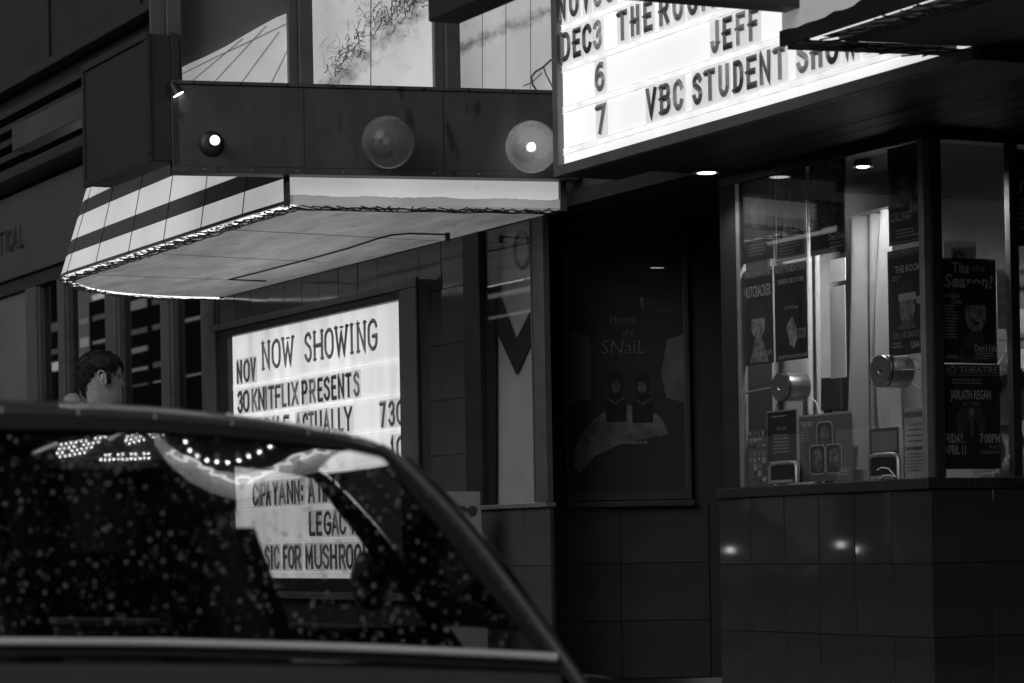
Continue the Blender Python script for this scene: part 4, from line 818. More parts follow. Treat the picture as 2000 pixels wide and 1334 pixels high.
part('roll', MB().lathe(onY(1661, 930, BY+0.14), (0, 1, 0), [(0, 0.012), (0, 0.026), (0.03, 0.026), (0.03, 0.012)], 20), m_wp, tp, smooth=True)
part('blade', MB().poly([onY(1665, 918, BY+0.14), onY(1692, 916, BY+0.14), onY(1692, 938, BY+0.14), onY(1668, 940, BY+0.14)], (0, 0.02, 0)), mat('clear_grey_plastic', 0.35, 0.3), tp)
# string of white cat cut-outs in the side window
CT = thing('cat_garland', onX(1950, 920, BXR-0.03), 'string of white cat cut-outs climbing the booth side window', 'garland')
m_cat = bpy.data.materials.new('thin_white_card'); m_cat.use_nodes = True; nn_ = m_cat.node_tree.nodes; nn_.clear()
o_ = nn_.new('ShaderNodeOutputMaterial'); x_ = nn_.new('ShaderNodeAddShader'); d_ = nn_.new('ShaderNodeBsdfDiffuse'); e_ = nn_.new('ShaderNodeBsdfTranslucent')
d_.inputs[0].default_value = (0.5, 0.5, 0.5, 1); e_.inputs[0].default_value = (0.45, 0.45, 0.45, 1)
for i_, s_ in enumerate((d_, e_)): m_cat.node_tree.links.new(s_.outputs[0], x_.inputs[i_])
m_cat.node_tree.links.new(x_.outputs[0], o_.inputs[0])
for x, y, s, rot in ((1944, 924, 1.2, 0.5), (1963, 908, 1.25, 0.7), (1976, 890, 1.1, 1.0), (1983, 872, 1.1, 1.25), (1989, 856, 0.9, 1.3)):
    shp = [(-9, 0), (-8, 3), (-4, 4), (3, 4), (5, 6), (6, 8), (7, 6.4), (9, 8), (9, 5), (10, 3), (8, 1.5), (7, 0), (6.2, -4), (4.8, -4), (4.6, -0.5), (-4, -0.5), (-5, -4), (-6.4, -4), (-6.6, -0.5), (-12, 3), (-13, 2.4)]
    part('cat', MB().poly([onX(x+(u*math.cos(rot)-v*math.sin(rot))*s, y-(u*math.sin(rot)+v*math.cos(rot))*s, BXR-0.03) for u, v in shp], (0.002, 0, 0)), m_cat, CT)
part('string', MB().tube([onX(x, y, BXR-0.032) for x, y in ((1905, 930), (1925, 925), (1944, 924), (1963, 908), (1976, 890), (1983, 872), (1990, 852))], 0.003, 5), m_cat, CT)
lc = thing('lamp_cord', onX(1975, 640, BXR-0.1), 'pale bent cord beside the pinned typed page', 'cord')
part('cord', MB().tube([onX(x, y, BXR-0.1) for x, y in ((1948, 618), (1962, 635), (1971, 665), (1966, 690), (1950, 712))], 0.006, 6), m_wp, lc, smooth=True)

# ================================================================== FILM POSTER CASE ON THE ANGLED WALL
def onA(x, y, off=0.0): return on(x, y, pa+nrm*off, nrm)
PC = thing('film_poster_case', onA(1222, 975, 0.03), 'dark glazed film poster case on the angled entrance wall', 'poster case')
exA = V((math.cos(ang), math.sin(ang), 0))
a0, a1 = onA(1108, 452, 0.02), onA(1340, 960, 0.02); W_ = (a1-a0).dot(exA); zt_, zb_ = a0.z, a1.z
def apoly(mb, pts, off, th=0.002): return mb.poly([a0 + exA*(u*W_) + ZA*((zb_-zt_)*v) + nrm*off for u, v in pts], -nrm*th)
part('poster_sheet', apoly(MB(), [(0, 0), (1, 0), (1, 1), (0, 1)], 0.0), tone_mat(0.03), PC)
part('poster_picture', apoly(apoly(MB(), [(0, .38), (.17, .4), (.19, .5), (.18, .64), (.0, .66)], 0.002), [(.86, .42), (1, .4), (1, .66), (.84, .64), (.8, .55)], 0.002), mat('print_dusk_sky', 0.13, 0.5, var=0.5, scale=5), PC)
part('poster_picture', apoly(MB(), [(.02, .9), (.03, .83), (.1, .77), (.2, .72), (.33, .68), (.5, .665), (.68, .68), (.8, .72), (.86, .78), (.6, .8), (.4, .82), (.2, .86), (.08, .92)], 0.003), mat('print_dome', 0.17, 0.5, var=0.8, scale=7), PC)
dk = MB(); fg = MB()
for cu, cv, mx_ in ((.40, .60, 1), (.63, .605, -1)):
    apoly(dk, [(cu-.09*mx_, cv+.13), (cu-.10*mx_, cv+.05), (cu-.05*mx_, cv+.02), (cu-.075*mx_, cv-.02), (cu-.06*mx_, cv-.055), (cu, cv-.068), (cu+.06*mx_, cv-.05), (cu+.065*mx_, cv-.01), (cu+.045*mx_, cv+.02), (cu+.09*mx_, cv+.05), (cu+.09*mx_, cv+.13)], 0.0045, 0.0005)
    apoly(fg, [(cu-.04*mx_, cv-.015), (cu-.01*mx_, cv-.03), (cu+.035*mx_, cv-.022), (cu+.04*mx_, cv+.008), (cu+.005*mx_, cv+.02), (cu-.035*mx_, cv+.01)], 0.0052, 0.0004)
    apoly(fg, [(cu-.08*mx_, cv+.035), (cu-.005*mx_, cv+.055), (cu+.07*mx_, cv+.035), (cu+.07*mx_, cv+.041), (cu-.005*mx_, cv+.063), (cu-.08*mx_, cv+.041)], 0.0052, 0.0004)
part('poster_picture', dk, tone_mat(0.008), PC)
part('poster_picture', fg, mat('print_figures', 0.10, 0.5, var=0.9, scale=30), PC)
lt = MB()
H_ = zt_-zb_
for s, u, v, h, wd, sh_ in (('Memoir', .36, .355, .035, .24, .15), ('of a', .46, .40, .022, .1, .1), ('SNaiL', .28, .47, .055, .38, .12)):
    put_text(lt, s, a0+exA*(u*W_)-ZA*(v*H_)+nrm*0.006, exA, ZA, h*H_, wd*W_, sh_, -0.012)
for u in range(9): lt.poly([a0+exA*((.33+.038*u+d_)*W_)-ZA*(v_*H_)+nrm*0.006 for d_, v_ in ((0, .805), (.03, .805), (.03, .815), (0, .815))], -nrm*0.0005)
part('lettering', lt, tone_mat(0.16), PC)
fr = MB()
for (u0, v0, u1, v1) in ((-.05, -.03, 1.05, 0), (-.05, 1, 1.05, 1.03), (-.05, 0, 0, 1), (1, 0, 1.05, 1)): apoly(fr, [(u0, v0), (u1, v0), (u1, v1), (u0, v1)], 0.03, 0.04)
part('frame', fr, M_dark, PC, bevel=0.004)
part('pane', apoly(MB(), [(0, 0), (1, 0), (1, 1), (0, 1)], 0.022, 0.004), glass('case_glass', 1.5, 0.92, 0.01), PC)
part('ledge', apoly(MB(), [(-.09, 1.032), (1.07, 1.032), (1.07, 1.055), (-.09, 1.055)], 0.05, 0.06), M_dark, PC, bevel=0.004)

# ================================================================== WINDOW DISPLAY: chevron pennant
WD = thing('pennant', onY(1008, 730, F+0.046), 'pale hanging banner with a dark chevron in the tall cinema window', 'banner')
Yp = F+0.046
def ypoly(px, Y, th=0.003): return MB().poly([onY(x, y, Y) for x, y in px], (0, th, 0))
part('cloth', ypoly([(973, 420), (1050, 402), (1050, 1010), (973, 1024)], Yp+0.02), mat('pale_banner_cloth', 0.65, 0.8, var=0.12, scale=4), WD)
part('chevron', ypoly([(968, 560), (1007, 664), (1049, 580), (1049, 640), (1008, 732), (966, 640)], Yp), mat('dark_chevron', 0.025, 0.7), WD)
ring = MB(); rs = []
for q in range(29):
    t_ = q*2*math.pi/28; rs.append((1020+14.5*math.cos(t_), 488+35*math.sin(t_)))
ring.tube([onY(x, y, Yp+0.012) for x, y in rs], 0.012, 6); part('letter_ring', ring, mat('dark_chevron', 0.025), WD, smooth=True)
part('side_drape', ypoly([(930, 430), (980, 418), (972, 560), (966, 600), (966, 1030), (930, 1030)], Yp-0.014, 0.006), M_black, WD)

# ================================================================== SANDWICH BOARD
SBd = thing('sandwich_board', onW(890, 1334, 15.6)*1.0, 'grey pavement sandwich board with dark script lettering', 'sign')
SBd.location.z = SW
c = onW(890, 960, 15.6); exB = R0; zt2 = c.z
bl_, br_ = onW(835, 960, 15.6), onW(938, 960, 15.6)
face_ = MB().poly([bl_, br_, V((br_.x+R0.x*0.04, br_.y+R0.y*0.04, SW+0.05)) - DF*0.25, V((bl_.x-R0.x*0.04, bl_.y-R0.y*0.04, SW+0.05)) - DF*0.25], DF*0.02)
part('front_panel', face_, mat('grey_sign_board', 0.14, 0.5, var=0.15, scale=3), SBd, bevel=0.004)
part('back_panel', MB().poly([bl_+DF*0.03, br_+DF*0.03, V((br_.x, br_.y, SW+0.05))+DF*0.3, V((bl_.x, bl_.y, SW+0.05))+DF*0.3], DF*0.02), M_dark, SBd)
dn = (V((bl_.x, bl_.y, SW+0.05))-DF*0.25-bl_).normalized()
tx = MB(); og = onW(822, 1008, 15.6)-DF*0.045; put_text(tx, 'Phone', og, R0, -dn, 0.085, 0.325, 0.35, 0.03); part('lettering', tx, M_black, SBd)
for s_ in (-1, 1): part('foot', MB().box(V((c.x, c.y, SW+0.025))+R0*(0.13*s_)-DF*0.25, (0.03, 0.03, 0.05), (R0, DF, ZA)), M_dark, SBd)
# ================================================================== PEOPLE
SL = [(-.13, .05, .085, .075), (-.09, .043, .075, .062), (-.05, .040, .072, .058), (-.02, .05, .07, .056), (-.004, .078, .066, .048), (.006, .090, .067, .05), (.02, .094, .069, .056), (.04, .091, .074, .061), (.055, .092, .08, .064), (.075, .090, .087, .068), (.09, .091, .092, .070), (.11, .090, .098, .072), (.125, .087, .100, .074), (.145, .092, .103, .0755), (.165, .091, .103, .077), (.185, .083, .099, .075), (.2, .072, .089, .068), (.215, .055, .074, .056), (.227, .035, .050, .038), (.234, .012, .02, .014)]
def interp(z):
    for a, b in zip(SL[:-1], SL[1:]):
        if a[0] <= z <= b[0]: q = (z-a[0])/(b[0]-a[0]); return [a[i]+(b[i]-a[i])*q for i in (1, 2, 3)]
    return list(SL[-1][1:])
def head_point(phi, z, grow=0.0):
    f, b, hw = interp(z); x = hw*math.sin(phi); y = (f if math.cos(phi) > 0 else b)*math.cos(phi)
    sq = 1+0.07*abs(math.sin(2*phi)); x *= sq; y *= sq
    if math.cos(phi) > 0:
        g = lambda v, c, s: math.exp(-((v-c)/s)**2)
        nz = max(0, min(1, (0.137-z)/0.047)) if z > 0.09 else max(0, 1-(0.09-z)/0.012)
        y += 0.027*nz*g(x, 0, 0.012)                                   # nose
        y += 0.006*g(z, 0.147, 0.008)*g(abs(x), 0.028, 0.02)           # brow
        y -= 0.010*g(z, 0.127, 0.010)*g(abs(x), 0.032, 0.014)          # eye sockets
        y += 0.005*g(z, 0.062, 0.005)*g(x, 0, 0.02) + 0.005*g(z, 0.050, 0.005)*g(x, 0, 0.018) - 0.004*g(z, 0.056, 0.0025)*g(x, 0, 0.02)   # lips
        y += 0.004*g(z, 0.012, 0.01)*g(x, 0, 0.018)
    l = math.hypot(x, y) or 1
    return V((x*(1+grow/l), y*(1+grow/l), z))
def person(chin, fwd, height, cloth, label, scale=1.05, seated=False):
    """Standing (or seated) figure: body one mesh, hair and clothes its children. chin = world point under the chin."""
    chin = V(chin); fy = V(fwd).normalized(); fx = fy.cross(ZA).normalized(); base = chin.z-height
    T = lambda p: chin + fx*(p.x*scale) + fy*(p.y*scale) + ZA*(p.z*scale)
    t = thing('person', (chin.x, chin.y, base), label, 'person')
    NA = 56; zs = [-.13+.364*i/64 for i in range(65)]
    rings = [[T(head_point(2*math.pi*j/NA, z)) for j in range(NA)] for z in zs]
    low = []
    S = lambda z, hw, f, b: [T(V((hw*math.sin(2*math.pi*j/NA), (f if math.cos(2*math.pi*j/NA) > 0 else b)*math.cos(2*math.pi*j/NA), z))) for j in range(NA)]
    hip = -(0.62)
    low = [S(hip-0.06, .10, .08, .08), S(hip, .155, .10, .11), S(-.45, .14, .10, .10), S(-.3, .165, .11, .11), S(-.2, .17, .09, .1), S(-.16, .11, .07, .09)]
    mb = MB(); mb.loft(low+rings)
    for s_ in (-1, 1):   # ears
        c0 = V((s_*0.079, -0.012, 0.118)); path = [T(c0+V((s_*(0.004+0.010*max(0, -math.sin(q)+0.3)), 0.019*math.cos(q)*(1.0 if math.sin(q) > 0 else 0.7)-0.006*math.sin(q), 0.034*math.sin(q)))) for q in [i*2*math.pi/18 for i in range(19)]]
        mb.tube(path, 0.0055*scale, 6); mb.sphere(T(c0+V((s_*0.002, 0.002, -0.004))), 0.02*scale, 10, 8, (0.6, 0.7, 1.2))
    if not seated:
        for s_ in (-1, 1): mb.tube([T(V((s_*.085, 0, hip))), T(V((s_*.095, .02, hip-.42))), T(V((s_*.1, -.01, -(height/scale)+.09)))], [.075, .055, .04], 10)
    skin = mat('skin', 0.46, 0.5, var=0.12, scale=30, bump=0.03)
    part('body', mb, skin, t, smooth=True)
    rnd = random.Random(4); hb = MB(); vs = []; fs = []; idx = {}
    zz = [0.02+0.216*i/40 for i in range(41)]
    def hairline(phi):
        a = abs(((phi+math.pi) % (2*math.pi))-math.pi)
        if a < 0.95: return 0.182-0.012*math.cos(a*3)
        if a < 1.25: return 0.15
        if a < 1.55: return 0.095
        if a < 1.9: return 0.148
        return 0.148-(a-1.9)/(math.pi-1.9)*0.125
    for i, z in enumerate(zz):
        for j in range(NA*2):
            ph = 2*math.pi*j/(NA*2); d = z-hairline(ph)+0.006*math.sin(ph*31)+0.004*math.sin(ph*53+1)
            if d < -0.012: continue
            g = min(1, max(0.05, (d+0.012)/0.03)); lump = 0.0018*math.sin(ph*9+z*70)+0.0012*math.sin(ph*37-z*90)+rnd.uniform(-.0022, .0022)
            p = head_point(ph, z, (0.012+lump+0.010*max(0, (z-0.15)/0.08))*g)
            if z > 0.2: p.z += 0.012*(z-0.2)/0.034
            idx[(i, j)] = len(vs); vs.append(T(p))
    for i in range(40):
        for j in range(NA*2):
            k = [(i, j), (i, (j+1) % (NA*2)), (i+1, (j+1) % (NA*2)), (i+1, j)]
            if all(q in idx for q in k): fs.append(tuple(idx[q] for q in k))
    topi = len(vs); vs.append(T(V((0, -0.005, 0.252))))
    for j in range(NA*2):
        if (40, j) in idx and (40, (j+1) % (NA*2)) in idx: fs.append((idx[(40, j)], idx[(40, (j+1) % (NA*2))], topi))
    hb.add(vs, fs)
    for _ in range(900):   # loose strands break the outline
        i_ = rnd.randrange(len(vs)-1); p0 = vs[i_]; o_ = (p0-T(V((0, 0, 0.13)))).normalized(); dn_ = (fy*rnd.uniform(-.3, .9)-ZA*rnd.uniform(0, .9)+fx*rnd.uniform(-.5, .5)).normalized(); dn_ = (dn_-o_*dn_.dot(o_)).normalized(); sd_ = dn_.cross(o_)*0.0012; ln_ = rnd.uniform(0.012, 0.03)
        hb.add([p0-sd_-o_*0.002, p0+sd_-o_*0.002, p0+dn_*ln_*0.6+o_*0.0045+sd_*0.6, p0+dn_*ln_+o_*0.0025], [(0, 1, 2), (0, 2, 3)])
    part('hair', hb, mat('dark_hair', 0.012, 0.5, var=0.5, scale=40, bump=0.6, bscale=220, stretch=(1, 1, 0.35)), t, smooth=True)
    for s_ in (-1, 1):
        part('eye', MB().sphere(T(V((s_*0.031, 0.078, 0.125))), 0.0115*scale, 10, 8), mat('eye', 0.12, 0.1), t, smooth=True)
        part('eyebrow', MB().tube([T(head_point(s_*q, 0.146+0.004*math.sin((q-.1)*3), 0.003)) for q in (.15, .3, .45, .58)], 0.0035, 5), mat('dark_hair', 0.012), t)
    cm = MB(); C_ = lambda z, hw, f, b: S(z, hw, f, b)
    cm.loft([C_(hip-0.08, .19, .14, .15), C_(hip+.1, .185, .15, .15), C_(-.42, .19, .155, .15), C_(-.27, .215, .145, .145), C_(-.2, .215, .12, .135), C_(-.155, .17, .10, .125), C_(-.115, .105, .085, .115), C_(-.07, .083, .07, .105), C_(-.035, .082, .062, .108), C_(-.032, .068, .05, .09), C_(-.09, .07, .05, .09)], True, False)
    for s_ in (-1, 1):
        cm.tube([T(V((s_*.17, 0, -.21))), T(V((s_*.235, -.02, -.3))), T(V((s_*.255, -.04, -.47))), T(V((s_*.2, .1, hip+.02)))], [.075, .066, .056, .05], 12)
    hood = [T(V((.105*math.sin(q), -.075-.06*abs(math.cos(q/2.0)), .004-.075*abs(math.sin(q))))) for q in [(-1.3+2.6*i/12) for i in range(13)]]
    cm.tube(hood, [.034+.018*math.sin(math.pi*i/12) for i in range(13)], 10)
    part('hooded_top', cm, mat('cloth_%d' % int(cloth*100), cloth, 0.85, var=0.15, scale=9, bump=0.3, bscale=60), t, smooth=True)
    tr = MB()
    if not seated:
        for s_ in (-1, 1): tr.tube([T(V((s_*.085, 0, hip+.05))), T(V((s_*.09, .01, hip-.2))), T(V((s_*.095, .02, hip-.45))), T(V((s_*.1, -.01, -(height/scale)+.07)))], [.10, .088, .07, .06], 12)
        part('trousers', tr, mat('dark_trousers', 0.02, 0.8), t, smooth=True)
        sh = MB()
        for s_ in (-1, 1):
            c_ = T(V((s_*.1, .04, -(height/scale)+.045))); sh.sphere(c_, 0.06, 14, 10, (1.0, 1.0, 0.75)); sh.sphere(c_+fy*0.08, 0.05, 14, 10, (1.0, 1.0, 0.7))
        part('shoes', sh, mat('black_shoes', 0.015, 0.5), t, smooth=True)
    return t
PWp = 13.3
ch = onW(198, 789, PWp)
person(ch, R0*0.93+DF*0.36, ch.z-SW, 0.30, 'man in a pale hooded top walking right beyond the car roof', scale=1.06)
hc = onX(1966, 818, -10.42)
person(hc, V((0.25, 1, -0.05)), 0.75, 0.10, 'short haired person seated inside the ticket booth, seen from behind', seated=True)

# ================================================================== FOREGROUND CAR (crossing in front, rain on the glass)
KT = 0.158                                               # side glass leans in by this much per metre
CN = (DF*0.985 - R0*0.165).normalized(); CE = (R0*0.985 + DF*0.165).normalized(); CW = 1.62
Q0 = onW(500, 1258, 5.15)
GN = (CN - ZA*KT).normalized()
def cg(x, y, t=0.0): return on(x, y, Q0+CN*t, GN)        # on the leaning side plane
def cs(p): return (p-Q0).dot(CE)
def ct(p): return (p-Q0).dot(CN)
def mir(p): return p + CN*(CW-2*ct(p))                   # across the car
car = thing('car', V((Q0.x, Q0.y, 0))+CN*(CW/2), 'dark low car with rain drops on its long side window', 'car')
m_paint = mat('dark_car_paint', 0.075, 0.3, var=0.08, scale=2, coat=0.6, spec=0.5)
m_rub = mat('black_rubber', 0.008, 0.6)
m_chr = mat('dull_chrome', 0.92, 0.4, metal=0.2, var=0.1, scale=5)
m_trim = mat('black_interior', 0.012, 0.8, var=0.3, scale=8)
roof_t = [(-330, 808), (-150, 795), (0, 790), (150, 796), (300, 804), (450, 818), (600, 837), (690, 851), (742, 866)]
roof_m = [(-330, 826), (-150, 814), (0, 810), (150, 814), (300, 821), (450, 833), (600, 851), (690, 865), (742, 880)]
roof_b = [(-330, 852), (-150, 842), (0, 838), (150, 839), (300, 844), (450, 852), (600, 868), (690, 880), (748, 893)]
pil_o = [(742, 866), (768, 880), (800, 905), (850, 953), (900, 1005), (950, 1064), (1000, 1130), (1050, 1197), (1100, 1264), (1156, 1340)]
pil_m = [(742, 880), (757, 889), (784, 914), (832, 966), (882, 1021), (932, 1083), (981, 1148), (1030, 1214), (1076, 1276), (1120, 1340)]
pil_i = [(748, 893), (755, 899), (768, 917), (808, 970), (855, 1026), (903, 1088), (952, 1150), (1003, 1212), (1046, 1262), (1060, 1290)]
sill = [(1062, 1271), (900, 1263), (600, 1252), (300, 1246), (0, 1243), (-330, 1243)]
rear_o = [(-330, 808), (-520, 870), (-700, 985), (-860, 1120), (-960, 1250)]
rear_i = [(-330, 852), (-480, 898), (-600, 985), (-720, 1110), (-800, 1243)]
px_split_top, px_split_bot = (430, 851), (440, 1250); s_split = cs(cg(435, 1050))
def P2(l, t=0.0): return [cg(x, y, t) for x, y in l]
for side in (0, 1):
    f = (lambda l: P2(l)) if side == 0 else (lambda l: [mir(p) for p in P2(l)]); inn = CN if side == 0 else -CN
    part('roof_rail', MB().strip(f(roof_t), f(roof_m), inn*0.05), m_paint, car, bevel=0.004)
    part('gutter_seal', MB().strip([p-inn*0.004 for p in f(roof_m)], [p-inn*0.004 for p in f(roof_b)], inn*0.03), m_rub, car)
    part('front_pillar', MB().strip(f(pil_o), f(pil_m), inn*0.05), m_paint if side == 0 else m_trim, car, bevel=0.004)
    part('pillar_trim', MB().tube([p-inn*0.008 for p in f([((a[0]*0.55+b[0]*0.45), (a[1]*0.55+b[1]*0.45)) for a, b in zip(pil_o, pil_m)])], 0.0075, 8), mat('worn_pillar_trim', 0.4, 0.3, metal=0.9, var=0.2, scale=9) if side == 0 else m_rub, car, smooth=True)
    part('pillar_seal', MB().strip([p-inn*0.003 for p in f(pil_m)], [p-inn*0.003 for p in f(pil_i)], inn*0.03), m_rub, car)
    part('rear_pillar', MB().strip(f(rear_o), f(rear_i), inn*0.05), m_paint, car, bevel=0.004)
    pane = [q for q in f(roof_b)] + [q for q in f(pil_i[1:-1])] + f(sill) + [q for q in reversed(f(rear_i[1:]))]
    if side: # far side: front door glass and darker rear glass with a pillar between
        cut = lambda p, sg: (cs(p)-sB_)*sg
        sB_ = s_split
        for sg, gm in ((1, glass('far_car_glass', 1.5, 0.86, 0.01)), (-1, glass('tinted_rear_glass', 1.5, 0.22, 0.01))):
            out = []
            for i in range(len(pane)):
                p, q = pane[i-1], pane[i]; a_, b_ = cut(p, sg), cut(q, sg)
                if (a_ > 0) != (b_ > 0): out.append(p+(q-p)*(a_/(a_-b_)))
                if b_ > 0: out.append(q)
            part('side_window', MB().poly([p+inn*0.012 for p in out], inn*0.004), gm, car)
        bt = mir(cg(*px_split_top)); bb_ = mir(cg(*px_split_bot))
        part('centre_pillar', MB().poly([bt-CE*0.05, bt+CE*0.05, bb_+CE*0.07, bb_-CE*0.07], inn*0.05), m_rub, car)
    else: gl = part('side_window', MB().poly([p+inn*0.012 for p in pane], inn*0.004), glass('car_glass', 1.62, 0.80, 0.012), car)
    ml = [(-820, 1253), (-330, 1253), (0, 1253), (150, 1253.5), (300, 1254.5), (450, 1258), (600, 1262), (750, 1267.5), (900, 1274), (1040, 1281), (1086, 1284)]
    part('window_moulding', MB().tube([p-inn*0.01 for p in f(ml)], [0.0085]*10+[0.0095], 10), m_chr, car, smooth=True)
    part('belt_seal', MB().strip([p-inn*0.001 for p in f([(x, y+8) for x, y in ml])], [p-inn*0.001 for p in f([(x, y+27) for x, y in ml])], inn*0.02), m_rub, car)
# roof skin between the rails, windscreen, rear window
def span(a, b, crown, n=8): return [a + (b-a)*(i/n) + ZA*(crown*math.sin(math.pi*i/n)) for i in range(n+1)]
rf = MB().loft([span(p, mir(p), 0.045) for p in P2(roof_t)], False, False); part('roof', rf, m_paint, car, smooth=True)
rf2 = MB().loft([span(p-ZA*0.028, mir(p)-ZA*0.028, 0.04) for p in P2(roof_t)], False, False); part('headlining', rf2, m_trim, car, smooth=True)
wsn = MB().loft([span(p, mir(p), 0.0) for p in P2(pil_o[1:-1])], False, False)
def bow(mb, k):
    for v in mb.v:
        u = ct(v)/CW; v += CE*(k*math.sin(math.pi*max(0, min(1, u))))
    return mb
part('windscreen', bow(wsn, 0.10), glass('windscreen_glass', 1.5, 0.02, 0.02), car, smooth=True)
part('rear_window', bow(MB().loft([span(p, mir(p), 0.0) for p in P2(rear_o)], False, False), -0.08), glass('far_car_glass'), car, smooth=True)
# lower body: cross-sections along the car
s_f = cs(cg(1156, 1340)); s_r = cs(cg(-960, 1250))
def sec(s, inset_, top, drop, belt):
    z0 = 0.24+drop; pts = [(0.10, z0), (0.025, z0+0.12), (-0.012, min(0.52, belt-0.12)), (-0.022, min(0.655, belt-0.085)), (-0.012, min(0.682, belt-0.05)), (-0.004, belt-0.03), (0.012, belt-0.006), (0.05, belt)]
    half = [V((inset_+a, b, 0)) for a, b in pts]; mid = [V((CW*0.25, top, 0)), V((CW*0.5, top+0.012, 0)), V((CW*0.75, top, 0))]
    ring = half + mid + [V((CW-p.x, p.y, 0)) for p in reversed(half)]
    return [Q0 + CE*s + CN*p.x + ZA*(p.y-Q0.z) for p in ring]
zb = lambda s: 0.742-0.022*(s-cs(cg(500, 1258)))
secs = []
for s, i_, top, dr in ((s_r-0.95, .30, .60, .12), (s_r-0.9, .16, .72, .08), (s_r-0.6, .05, .78, .02), (s_r-0.05, 0, .79, 0), (s_r, 0, .70, 0), (-1.2, 0, .55, 0), (-0.6, 0, .55, 0), (0, 0, .55, 0), (s_f-0.06, 0, .55, 0), (s_f+0.02, .02, .54, 0), (s_f+0.35, .05, .52, .0), (s_f+0.65, .10, .48, .04), (s_f+0.8, .2, .45, .08), (s_f+0.84, .32, .40, .12)):
    b_ = zb(max(min(s, s_f), s_r)) if s < s_f else 0.60-0.12*(s-s_f)
    secs.append(sec(s, i_, top, dr, min(b_, top) if s > s_f else b_))
part('body', MB().loft(secs), m_paint, car, smooth=True)
def carbox(mb, s0, s1, t0, t1, z0, z1, mi=0):
    c_ = Q0 + CE*((s0+s1)/2) + CN*((t0+t1)/2); c_.z = (z0+z1)/2; return mb.box(c_, (abs(s1-s0), abs(t1-t0), z1-z0), (CE, CN, ZA), mi)
for s_ in (s_f+0.28, s_r-0.25):
    for t_ in (0.09, CW-0.09):
        c_ = Q0+CE*s_+CN*t_; c_.z = 0.31
        wh = part('wheel', MB().lathe(c_, CN, [(-0.09, 0.2), (-0.1, 0.26), (-0.085, 0.31), (0.085, 0.31), (0.1, 0.26), (0.09, 0.2)], 32), m_rub, car, smooth=True)
        part('rim', MB().lathe(c_, CN, [(-0.095, 0.04), (-0.08, 0.19), (0.08, 0.19), (0.095, 0.04)], 24), m_chr, wh, smooth=True)
for t_ in (0.33, CW-0.33):
    c_ = Q0+CE*(s_f+0.82)+CN*t_; c_.z = 0.44; part('headlight', MB().lathe(c_, CE, [(-0.03, 0.08), (0.015, 0.085), (0.03, 0.07), (0.04, 0.03)], 20), mat('lamp_glass', 0.5, 0.1), car, smooth=True)
part('bumper', carbox(MB(), s_f+0.8, s_f+0.88, 0.2, CW-0.2, 0.30, 0.40), m_chr, car, bevel=0.02)
# inside: seats, dash, steering wheel
def seat(sx, t0, t1, top, lean_, head=True):
    st = MB(); N = 9; rings = []
    for i in range(N):
        q = i/(N-1); z = 0.5+(top-0.5)*q; wdt = (t1-t0)/2*(1-0.22*q**3); s0 = sx-lean_*(z-0.5); th = 0.09*(1-0.35*q); cc = (t0+t1)/2
        rings.append([Q0+CE*(s0+th*math.cos(a)*1.0)+CN*(cc+wdt*(abs(math.sin(a))**0.5)*(1 if math.sin(a) > 0 else -1))+ZA*(z-Q0.z) for a in [k*2*math.pi/16 for k in range(16)]])
    st.loft(rings); so_ = part('seat', st, m_trim, car, smooth=True)
    if head:
        hs = sx-lean_*(top-0.5)-0.01; hr = []
        for i in range(7):
            q = i/6; z = top+0.035+0.17*q; wd = 0.125*math.sin(math.pi*(0.18+0.64*q))**0.5; th = 0.05*math.sin(math.pi*(0.15+0.7*q))**0.5
            hr.append([Q0+CE*(hs-lean_*0.2*q+th*math.cos(a))+CN*((t0+t1)/2+wd*math.sin(a))+ZA*(z-Q0.z) for a in [k*2*math.pi/16 for k in range(16)]])
        part('headrest', MB().loft(hr), m_trim, so_, smooth=True)
        for dt in (-0.05, 0.05): part('headrest_post', MB().tube([Q0+CE*hs+CN*((t0+t1)/2+dt)+ZA*(top-0.02-Q0.z), Q0+CE*hs+CN*((t0+t1)/2+dt)+ZA*(top+0.06-Q0.z)], 0.006, 6), m_chr, so_, smooth=True)
s_seat = cs(cg(545, 1240))
seat(s_seat+0.06, 0.20, 0.66, 1.0, 0.27)
seat(s_seat+0.05, CW-0.66, CW-0.20, 0.96, 0.27)
s_back = cs(cg(235, 1240))
seat(s_back-0.12, 0.16, CW/2-0.02, 0.93, 0.3, True); seat(s_back-0.12, CW/2+0.02, CW-0.16, 0.93, 0.3, True)
part('dashboard', carbox(carbox(MB(), s_f-0.5, s_f-0.02, 0.08, CW-0.08, 0.56, 0.70), s_f-0.62, s_f-0.5, 0.85, CW-0.3, 0.6, 0.73), m_trim, car, bevel=0.03)
wc = Q0+CE*(s_f-0.78)+CN*(CW-0.45); wc.z = 0.74; wa = (CE*0.85-ZA*0.5).normalized(); wu = CN; wv = wa.cross(wu)
part('steering_wheel', MB().tube([wc+wu*(0.18*math.cos(q*math.pi/14))+wv*(0.18*math.sin(q*math.pi/14)) for q in range(29)], 0.012, 8).tube([wc-wu*0.17, wc+wu*0.17], 0.012, 6), mat('glossy_black', 0.01, 0.12), car, smooth=True)
part('cabin_floor', carbox(MB(), s_r+0.05, s_f-0.05, 0.06, CW-0.06, 0.56, 0.575), m_trim, car)
part('far_door_card', carbox(MB(), s_r+0.1, s_f-0.1, CW-0.075, CW-0.065, 0.58, 0.755), m_trim, car)
mc = mir(cg(895, 1150)); mc = mc + CN*0.10; mr_ = []
for i in range(8):
    q = i/7; z = -0.075+0.15*q; k_ = math.sin(math.pi*(0.1+0.8*q))**0.5
    mr_.append([mc + CE*(0.055*k_*math.cos(a_)+0.02) + CN*(0.105*k_*math.sin(a_)) + ZA*z for a_ in [j*2*math.pi/16 for j in range(16)]])
